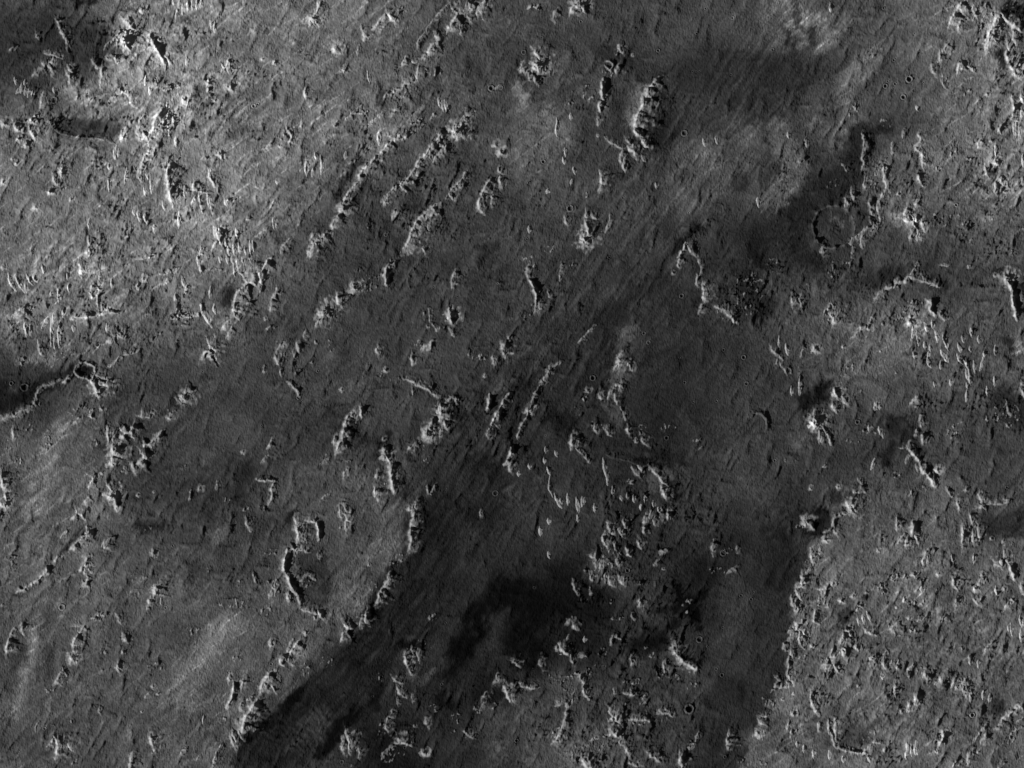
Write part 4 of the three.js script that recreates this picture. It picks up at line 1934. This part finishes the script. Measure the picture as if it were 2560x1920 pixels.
function knobLump(f, cx, cy, cz) {
  const m = f.r * 3.6 + 3, sd = f.id * 7 + 100, legs = 5 + Math.floor(hash(f.id, 3, 9) * 4), ph = hash(f.id, 4, 9) * 6.3;
  const hgt = (px, py) => {
    const wx = px + f.r * 0.16 * noise(px / 9, py / 9, 83), wy = py + f.r * 0.16 * noise(px / 9, py / 9, 84), dx = wx - f.x, dy = wy - f.y, d = Math.hypot(dx, dy), c = d ? dx / d : 1, s = d ? dy / d : 0, th = Math.atan2(dy, dx);
    const away = 0.5 - 0.5 * (c * sunX + s * sunY);
    const w = f.r * (1.15 + 0.55 * noise(c * 1.3 + sd, s * 1.3, 85) + 0.3 * Math.abs(Math.sin(th * legs / 2 + ph)) + 1.5 * away * away), x = d / w;
    if (x >= 1) return null;
    const z = f.r * S * 0.36 * (0.6 * Math.pow(1 - x, 1.6) + 0.4 * Math.pow(Math.max(0, 1 - x / 0.45), 1.2)) * (1 - 0.5 * Math.min(1, x * 2) * (1 - Math.abs(Math.cos(th * legs / 2 + ph + 0.6 * noise(px / 8, py / 8, 86))))) * (1 + 0.3 * noise(px / 4.5, py / 4.5, 87));
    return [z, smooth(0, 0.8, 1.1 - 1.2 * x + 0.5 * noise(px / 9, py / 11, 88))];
  };
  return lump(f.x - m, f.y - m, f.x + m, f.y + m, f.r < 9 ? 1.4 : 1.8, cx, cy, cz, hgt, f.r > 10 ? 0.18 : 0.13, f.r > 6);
}
function fieldLump(f, cx, cy, cz) {
  const ca = Math.cos(f.a), sa = Math.sin(f.a), m = f.r * 1.2 + 2;
  const hgt = (px, py) => {
    const dx = px - f.x, dy = py - f.y, u = (dx * ca + dy * sa) / f.rx, v = (-dx * sa + dy * ca) / f.ry, d = Math.hypot(u, v) + 0.35 * noise(px / 22, py / 22, 90);
    if (d > 1.05) return null;
    const n = noise(px / 7 + 9, (py + 0.3 * px) / 11, 91) + 0.45 * noise(px / 3.6, py / 5, 92) - 0.22 + 0.35 * noise(px / 26, py / 26, 93);
    const e = 1 - smooth(0.5, 1.05, d), z = Math.max(0, 9 * n) * e + 0.9 * e;
    return [z, smooth(1.6, 4, z)];
  };
  return lump(f.x - m, f.y - m, f.x + m, f.y + m, 1.45, cx, cy, cz, hgt, 0.11, false);
}
const mesh = (g, name, parent, mat = rockMat) => { const o = new THREE.Mesh(g, mat); o.name = name; o.castShadow = o.receiveShadow = true; parent.add(o); return o; };
const used = new Map();
const numbered = (n) => { const k = used.get(n) || 0; used.set(n, k + 1); return k ? n + '_' + String(k).padStart(3, '0') : n; };
function thing(name, x, y, z) { const o = new THREE.Group(); o.name = numbered(name); o.position.set(X(x), z, Z(y)); scene.add(o); return o; }

// ---------------------------------------------------------------- labels: what each thing looks like and which known place it lies by
const PLACES = [];
const place = (x, y, text) => PLACES.push([x, y, text]);
place(130, 140, 'the star of ridges in the upper corner'); place(400, 140, 'the pale triangular slope'); place(420, 300, 'the bundle of tall wavy ripples');
place(215, 315, 'the dark oval hollow'); place(510, 480, 'the trapezoid mesa'); place(1140, 330, 'the white peak'); place(1120, 110, 'the broad shaggy ridge');
place(890, 470, 'the sinuous spine ridge'); place(1345, 160, 'the shaggy bright hill'); place(1610, 280, 'the white-crested scarp'); place(1525, 165, 'the hexagonal rock ring');
place(2085, 567, 'the large ringed crater'); place(2273, 197, 'the neat dark-floored crater'); place(2500, 60, 'the bright gullied corner slope'); place(212, 925, 'the mesa with a pit');
place(240, 790, 'the feathery white streak'); place(515, 790, 'the sabre-like ripple'); place(1100, 1050, 'the white-summit mountain'); place(978, 1170, 'the fin-shaped ridge');
place(1345, 1000, 'the beaded straight ridge'); place(1560, 840, 'the dome-headed pale patch'); place(155, 1518, 'the black-floored crater'); place(95, 1440, 'the straight spiny ridge');
place(1150, 1540, 'the black sand trough'); place(1715, 1512, 'the black starburst'); place(2036, 1060, 'the egg-shaped white hill'); place(2300, 1180, 'the chain ridge running down-slope');
place(1992, 1570, 'the flower-shaped knob'); place(2140, 1860, 'the round basin'); place(2270, 700, 'the three-armed ridge'); place(2390, 880, 'the field of wavy ripples');
place(620, 1780, 'the pale cliff edge'); place(720, 1460, 'the curved wall of the hollow'); place(690, 1230, 'the angular bracket ridge'); place(808, 785, 'the hill in a dark halo');
place(1720, 1660, 'the wedge-shaped mesa'); place(2520, 720, 'the whip-like ridge'); place(1640, 1165, 'the black shadowed scarp'); place(1420, 560, 'the twin-summit shaggy hill');
place(2440, 1470, 'the bow-tie knob'); place(1020, 1690, 'the pale crescent sheet'); place(1450, 1790, 'the chain of white outcrops'); place(455, 995, 'the isolated rugged hillock');
place(860, 1850, 'the twin rippled ribs'); place(180, 1640, 'the star-shaped knob'); place(540, 1080, 'the smooth grey plain'); place(590, 730, 'the rugged curved hill');
place(2520, 260, 'the eastern edge comb'); place(1860, 460, 'the dark round stain'); place(1870, 1060, 'the dark horseshoe step'); place(2500, 1040, 'the dark blotched upland');
place(2280, 1480, 'the ribbed apron knob'); place(2420, 1700, 'the jagged slanting ridge'); place(330, 1740, 'the pale smooth mantle'); place(1960, 100, 'the pale streaked mantle');
place(2250, 1320, 'the white spire hill'); place(1740, 690, 'the peaked crest with two slopes'); place(1900, 780, 'the dark blocky ground'); place(2520, 1820, 'the diagonal corner ridge');
const side = (dx, dy) => ['east of', 'below and east of', 'below', 'below and west of', 'west of', 'above and west of', 'above', 'above and east of'][(Math.round(Math.atan2(dy, dx) / (Math.PI / 4)) + 8) % 8];
const labels = new Map(), pending = [];
function describe(o, category, text, x, y, own) {
  o.userData = { category, label: own || text };
  if (own) { labels.set(own, (labels.get(own) || 0) + 1); if (labels.get(own) > 1) throw new Error('label used twice: ' + own); return; }
  const near = PLACES.map((p) => [Math.hypot(p[0] - x, p[1] - y), p]).sort((a, b) => a[0] - b[0])[0];
  pending.push({ o, d: near[0], text: text + (near[0] < 22 ? ' at ' : ' ' + side(x - near[1][0], y - near[1][1]) + ' ') + near[1][2] });
}
const ORD = ['', 'second ', 'third ', 'fourth ', 'fifth ', 'sixth ', 'seventh ', 'eighth ', 'ninth ', 'tenth ', 'eleventh ', 'twelfth '];
function settle() {
  const by = new Map(); for (const q of pending) { if (!by.has(q.text)) by.set(q.text, []); by.get(q.text).push(q); }
  for (const [t, list] of by) {
    list.sort((a, b) => a.d - b.d);
    list.forEach((q, i) => { q.o.userData.label = list.length === 1 ? t : (i ? ORD[Math.min(i, 11)] : 'first ') + t; });
  }
}
const sizeWord = (l) => l < 14 ? 'tiny' : l < 26 ? 'small' : l < 48 ? 'short' : l < 90 ? 'medium' : l < 170 ? 'long' : 'very long';

// ---------------------------------------------------------------- craters
let cratersMade = 0;
for (const c of CRATERS) {
  const o = thing('impact_crater', c.x, c.y, c.z), N = c.big ? 96 : c.r > 5 ? 36 : 24;
  const rows = c.big ? [0, .06, .12, .18, .24, .3, .36, .42, .48, .54, .6, .66, .72, .78, .83, .88, .92, .95, .98, 1.01, 1.04, 1.08, 1.13, 1.2, 1.28, 1.38, 1.5] : [0, .3, .55, .68, .78, .86, .93, 1, 1.08, 1.2, 1.35, 1.55];
  const cutAt = c.big ? 16 : 5;
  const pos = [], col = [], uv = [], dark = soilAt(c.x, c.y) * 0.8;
  rows.forEach((t, k) => {
    for (let i = 0; i < N; i++) {
      const a = i / N * Math.PI * 2, j = 1 + (c.big ? 0.05 : 0.06) * noise(Math.cos(a) * 2.2 + c.id, Math.sin(a) * 2.2, 95) + 0.03 * noise(Math.cos(a) * 7 + c.id, Math.sin(a) * 7, 96);
      const px = c.x + Math.cos(a) * t * c.r * j, py = c.y + Math.sin(a) * t * c.r * j;
      const out = relief(px, py), lip = c.big ? 13 * clamp(0.7 + 0.9 * noise(Math.cos(a) * 4 + 3, Math.sin(a) * 4, 97) + 0.5 * noise(Math.cos(a) * 11, Math.sin(a) * 11, 98), 0.05, 1.3) : c.depth * 0.55;
      let z, al;
      const s = soilAt(px, py);
      if (t <= 1) {
        const f = c.big ? smooth(0.84, 1, t) : smooth(0.35, 1, t);
        z = c.z - c.depth + (c.depth + lip + out - c.z) * f + (c.big ? (0.5 * (out - c.z) * (1 - f) + 8 * Math.max(0, 1 - (Math.hypot(px - c.x + 2, py - c.y - 8) / 24) ** 2) * (0.8 + 0.6 * noise(px / 8, py / 8, 99))) : 0);
      } else z = out + lip * Math.pow(1 - Math.min(1, (t - 1) / 0.5), 1.6) + (t > 1.45 ? -4 : t > 1.3 ? 0.6 : 1);
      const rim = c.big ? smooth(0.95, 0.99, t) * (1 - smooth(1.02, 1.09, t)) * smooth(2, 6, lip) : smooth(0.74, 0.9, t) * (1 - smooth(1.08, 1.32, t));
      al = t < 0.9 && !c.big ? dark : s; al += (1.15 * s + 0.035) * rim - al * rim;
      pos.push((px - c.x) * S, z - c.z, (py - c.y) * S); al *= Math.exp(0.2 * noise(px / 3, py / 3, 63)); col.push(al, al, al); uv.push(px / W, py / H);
    }
  });
  const fI = [], rI = [];
  for (let k = 0; k < rows.length - 1; k++) for (let i = 0; i < N; i++) {
    const a = k * N + i, b = k * N + (i + 1) % N, d = a + N, e = b + N;
    (k < cutAt ? fI : rI).push(a, b, d, b, e, d);
  }
  const whole = new THREE.BufferGeometry();
  whole.setAttribute('position', new THREE.BufferAttribute(new Float32Array(pos), 3)); whole.setAttribute('color', new THREE.BufferAttribute(new Float32Array(col), 3)); whole.setAttribute('uv', new THREE.BufferAttribute(new Float32Array(uv), 2));
  whole.setIndex([...fI, ...rI]); whole.computeVertexNormals(); triangles += (fI.length + rI.length) / 3;
  const sub = (ids) => { const g = whole.clone(); g.setIndex(ids); return g; };
  mesh(sub(fI), 'crater_floor', o); mesh(sub(rI), 'crater_rim', o);
  cratersMade++;
  const s = c.r < 3 ? 'pinprick' : c.r < 4 ? 'tiny' : c.r < 5.5 ? 'small' : 'round';
  describe(o, 'crater', `${s} crater with a bright rim`, c.x, c.y, c.desc);
}

// ---------------------------------------------------------------- ripples
{ // each ripple of a set is told by its rank from the west
  const sets = new Map(); for (const f of feats) if (f.kind === 'd') { if (!sets.has(f.g.label)) sets.set(f.g.label, []); sets.get(f.g.label).push(f); }
  const ONES = ['', 'first', 'second', 'third', 'fourth', 'fifth', 'sixth', 'seventh', 'eighth', 'ninth', 'tenth', 'eleventh', 'twelfth', 'thirteenth', 'fourteenth', 'fifteenth', 'sixteenth', 'seventeenth', 'eighteenth', 'nineteenth', 'twentieth'];
  const word = (n) => n <= 20 ? ONES[n] : n < 30 ? 'twenty-' + ONES[n - 20] : n === 30 ? 'thirtieth' : 'thirty-' + ONES[n - 30];
  for (const [label, q] of sets) { q.sort((a, b) => a.x - b.x); q.forEach((f, i) => { f.label = q.length > 1 ? label + ', ' + word(i + 1) + ' from the west' : label; }); }
}
for (const f of feats) if (f.kind === 'd') {
  const z = relief(f.x, f.y), g = ridgeLump(f, f.x, f.y, z);
  if (!g) continue;
  const o = mesh(g.flank, numbered('sand_ripple'), scene);
  o.position.set(X(f.x), z, Z(f.y));
  o.userData = { category: 'sand ripple', label: f.label, group: f.g.group };
}

// ---------------------------------------------------------------- ridges and knobs: those that touch are one thing
const rocks = feats.filter((f) => f.kind === 'r' || f.kind === 'k'), root = new Map(rocks.map((f) => [f, f]));
const find = (f) => { while (root.get(f) !== f) f = root.get(f); return f; };
const pts = (f) => { if (f.kind === 'k') return [[f.x, f.y]]; const r = []; for (let i = 0; i < f.p.length - 1; i++) { const n = Math.max(1, Math.ceil(Math.hypot(f.p[i + 1][0] - f.p[i][0], f.p[i + 1][1] - f.p[i][1]) / 4)); for (let k = 0; k <= n; k++) r.push([f.p[i][0] + (f.p[i + 1][0] - f.p[i][0]) * k / n, f.p[i][1] + (f.p[i + 1][1] - f.p[i][1]) * k / n]); } return r; };
for (const f of rocks) f.q = pts(f);
for (let i = 0; i < rocks.length; i++) for (let j = 0; j < i; j++) {
  const a = rocks[i], b = rocks[j];
  if (Math.abs(a.x - b.x) > 130 || Math.abs(a.y - b.y) > 130 || (a.desc && b.desc)) continue;
  const lim = a.kind === 'k' || b.kind === 'k' ? Math.min(14, Math.max(a.r || 0, b.r || 0) * 0.8 + 2) : 5.5;
  // a spur or a summit joins the ridge that it touches; two named things stay apart
  let hit = false;
  const ends = (f) => f.kind === 'k' ? f.q : [f.q[0], f.q[f.q.length - 1]];
  for (const [u, v] of [[a, b], [b, a]]) for (const e of ends(u)) { if (hit) break; for (const p of v.q) if (Math.hypot(e[0] - p[0], e[1] - p[1]) < lim) { hit = true; break; } }
  if (!hit) continue;
  const ra = find(a), rb = find(b);
  if (ra !== rb && !(ra.desc && rb.desc)) { if (rb.desc || (!ra.desc && rb.len > ra.len)) root.set(ra, rb); else root.set(rb, ra); }
}
const clusters = new Map();
for (const f of rocks) { const r = find(f); if (!clusters.has(r)) clusters.set(r, []); clusters.get(r).push(f); }
const list = [...clusters.entries()].map(([r, m]) => ({ r, m, len: m.reduce((s, f) => s + f.len * (f.kind === 'k' ? 1.5 : 1), 0) })).sort((a, b) => b.len - a.len);
const isKnob = (q) => q.r.kind === 'k';
const keepR = new Set(list.filter((q) => !isKnob(q)).slice(0, 295)), keepK = new Set(list.filter(isKnob).slice(0, 295));
const crumbs = [];
function shapeWord(q) {
  if (q.m.length > 2) return 'branching';
  if (q.m.length === 2) return 'forked';
  const f = q.r; if (f.kind === 'k') return 'pointed';
  const a = f.p[0], b = f.p[f.p.length - 1], c = Math.hypot(b[0] - a[0], b[1] - a[1]) / f.len;
  return c > 0.985 ? 'straight' : c > 0.9 ? 'bent' : 'curled';
}
function leanWord(f) {
  const a = f.p[0], b = f.p[f.p.length - 1]; let t = Math.atan2(b[1] - a[1], b[0] - a[0]) * 180 / Math.PI; t = (t + 360) % 180;
  return t < 20 || t > 160 ? 'level' : t < 68 ? 'down-slanting' : t < 112 ? 'upright' : 'up-slanting';
}
for (const q of list) {
  const f = q.r;
  if (!keepR.has(q) && !keepK.has(q)) { for (const k of q.m) crumbs.push(k); continue; }
  const z = relief(f.x, f.y), o = thing(f.kind === 'k' ? 'rocky_peak' : 'rock_ridge', f.x, f.y, z);
  for (const k of [f, ...q.m.filter((e) => e !== f)]) {
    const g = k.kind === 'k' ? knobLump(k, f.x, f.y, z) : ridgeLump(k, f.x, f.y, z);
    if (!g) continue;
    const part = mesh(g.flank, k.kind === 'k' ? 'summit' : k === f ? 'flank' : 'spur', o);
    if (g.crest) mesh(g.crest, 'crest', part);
  }
  if (f.kind === 'k') describe(o, 'rock peak', `${f.r < 6 ? 'tiny' : f.r < 10 ? 'small' : 'stout'} ${q.m.length > 1 ? 'tailed' : 'pointed'} rock knob`, f.x, f.y, f.desc && (f.desc.split(' ').length > 3 ? f.desc : null));
  else describe(o, 'rock ridge', `${sizeWord(q.len)} ${shapeWord(q)} ${leanWord(f)} ridge`, f.x, f.y, f.desc && f.desc.split(' ').length > 3 ? f.desc : null);
}

// ---------------------------------------------------------------- fields of jagged outcrop
const fields = feats.filter((f) => f.kind === 'o').sort((a, b) => b.rx * b.ry - a.rx * a.ry);
fields.forEach((f, i) => {
  if (i >= 290) { crumbs.push(f); return; }
  const z = relief(f.x, f.y), g = fieldLump(f, f.x, f.y, z);
  if (!g) return;
  const o = mesh(g.flank, numbered('rock_outcrop'), scene);
  o.position.set(X(f.x), z, Z(f.y));
  describe(o, 'rock outcrop', `${f.r < 18 ? 'small' : f.r < 32 ? 'broad' : 'wide'} ${f.rx > 1.6 * f.ry ? 'belt' : f.ry > 1.3 * f.rx ? 'strip' : 'patch'} of jagged outcrop`, f.x, f.y);
});
// ---------------------------------------------------------------- the crumbs nobody could count
if (crumbs.length) {
  const all = { position: [], normal: [], color: [], uv: [] }, idx = [];
  for (const k of crumbs) {
    const g = k.kind === 'o' ? fieldLump(k, W / 2, H / 2, 0) : k.kind === 'k' ? knobLump(k, W / 2, H / 2, 0) : ridgeLump(k, W / 2, H / 2, 0);
    for (const e of g ? [g.flank, g.crest] : []) if (e) {
      const off = all.position.length / 3;
      for (const n in all) for (const v of e.attributes[n].array) all[n].push(v);
      for (const v of e.index.array) idx.push(v + off);
    }
  }
  const g = new THREE.BufferGeometry();
  for (const n in all) g.setAttribute(n, new THREE.BufferAttribute(new Float32Array(all[n]), n === 'uv' ? 2 : 3));
  g.setIndex(idx);
  const o = mesh(g, 'rubble', scene); o.userData = { kind: 'stuff', category: 'rubble', label: 'scattered crumbs of pale rock all over the plain' };
}
settle();
console.log('triangles on the ground', triangles, 'craters', cratersMade, 'ridges', keepR.size, 'knobs', keepK.size, 'fields', fields.length, 'crumbs', crumbs.length);
scene.updateMatrixWorld(true);
renderer.render(scene, camera);
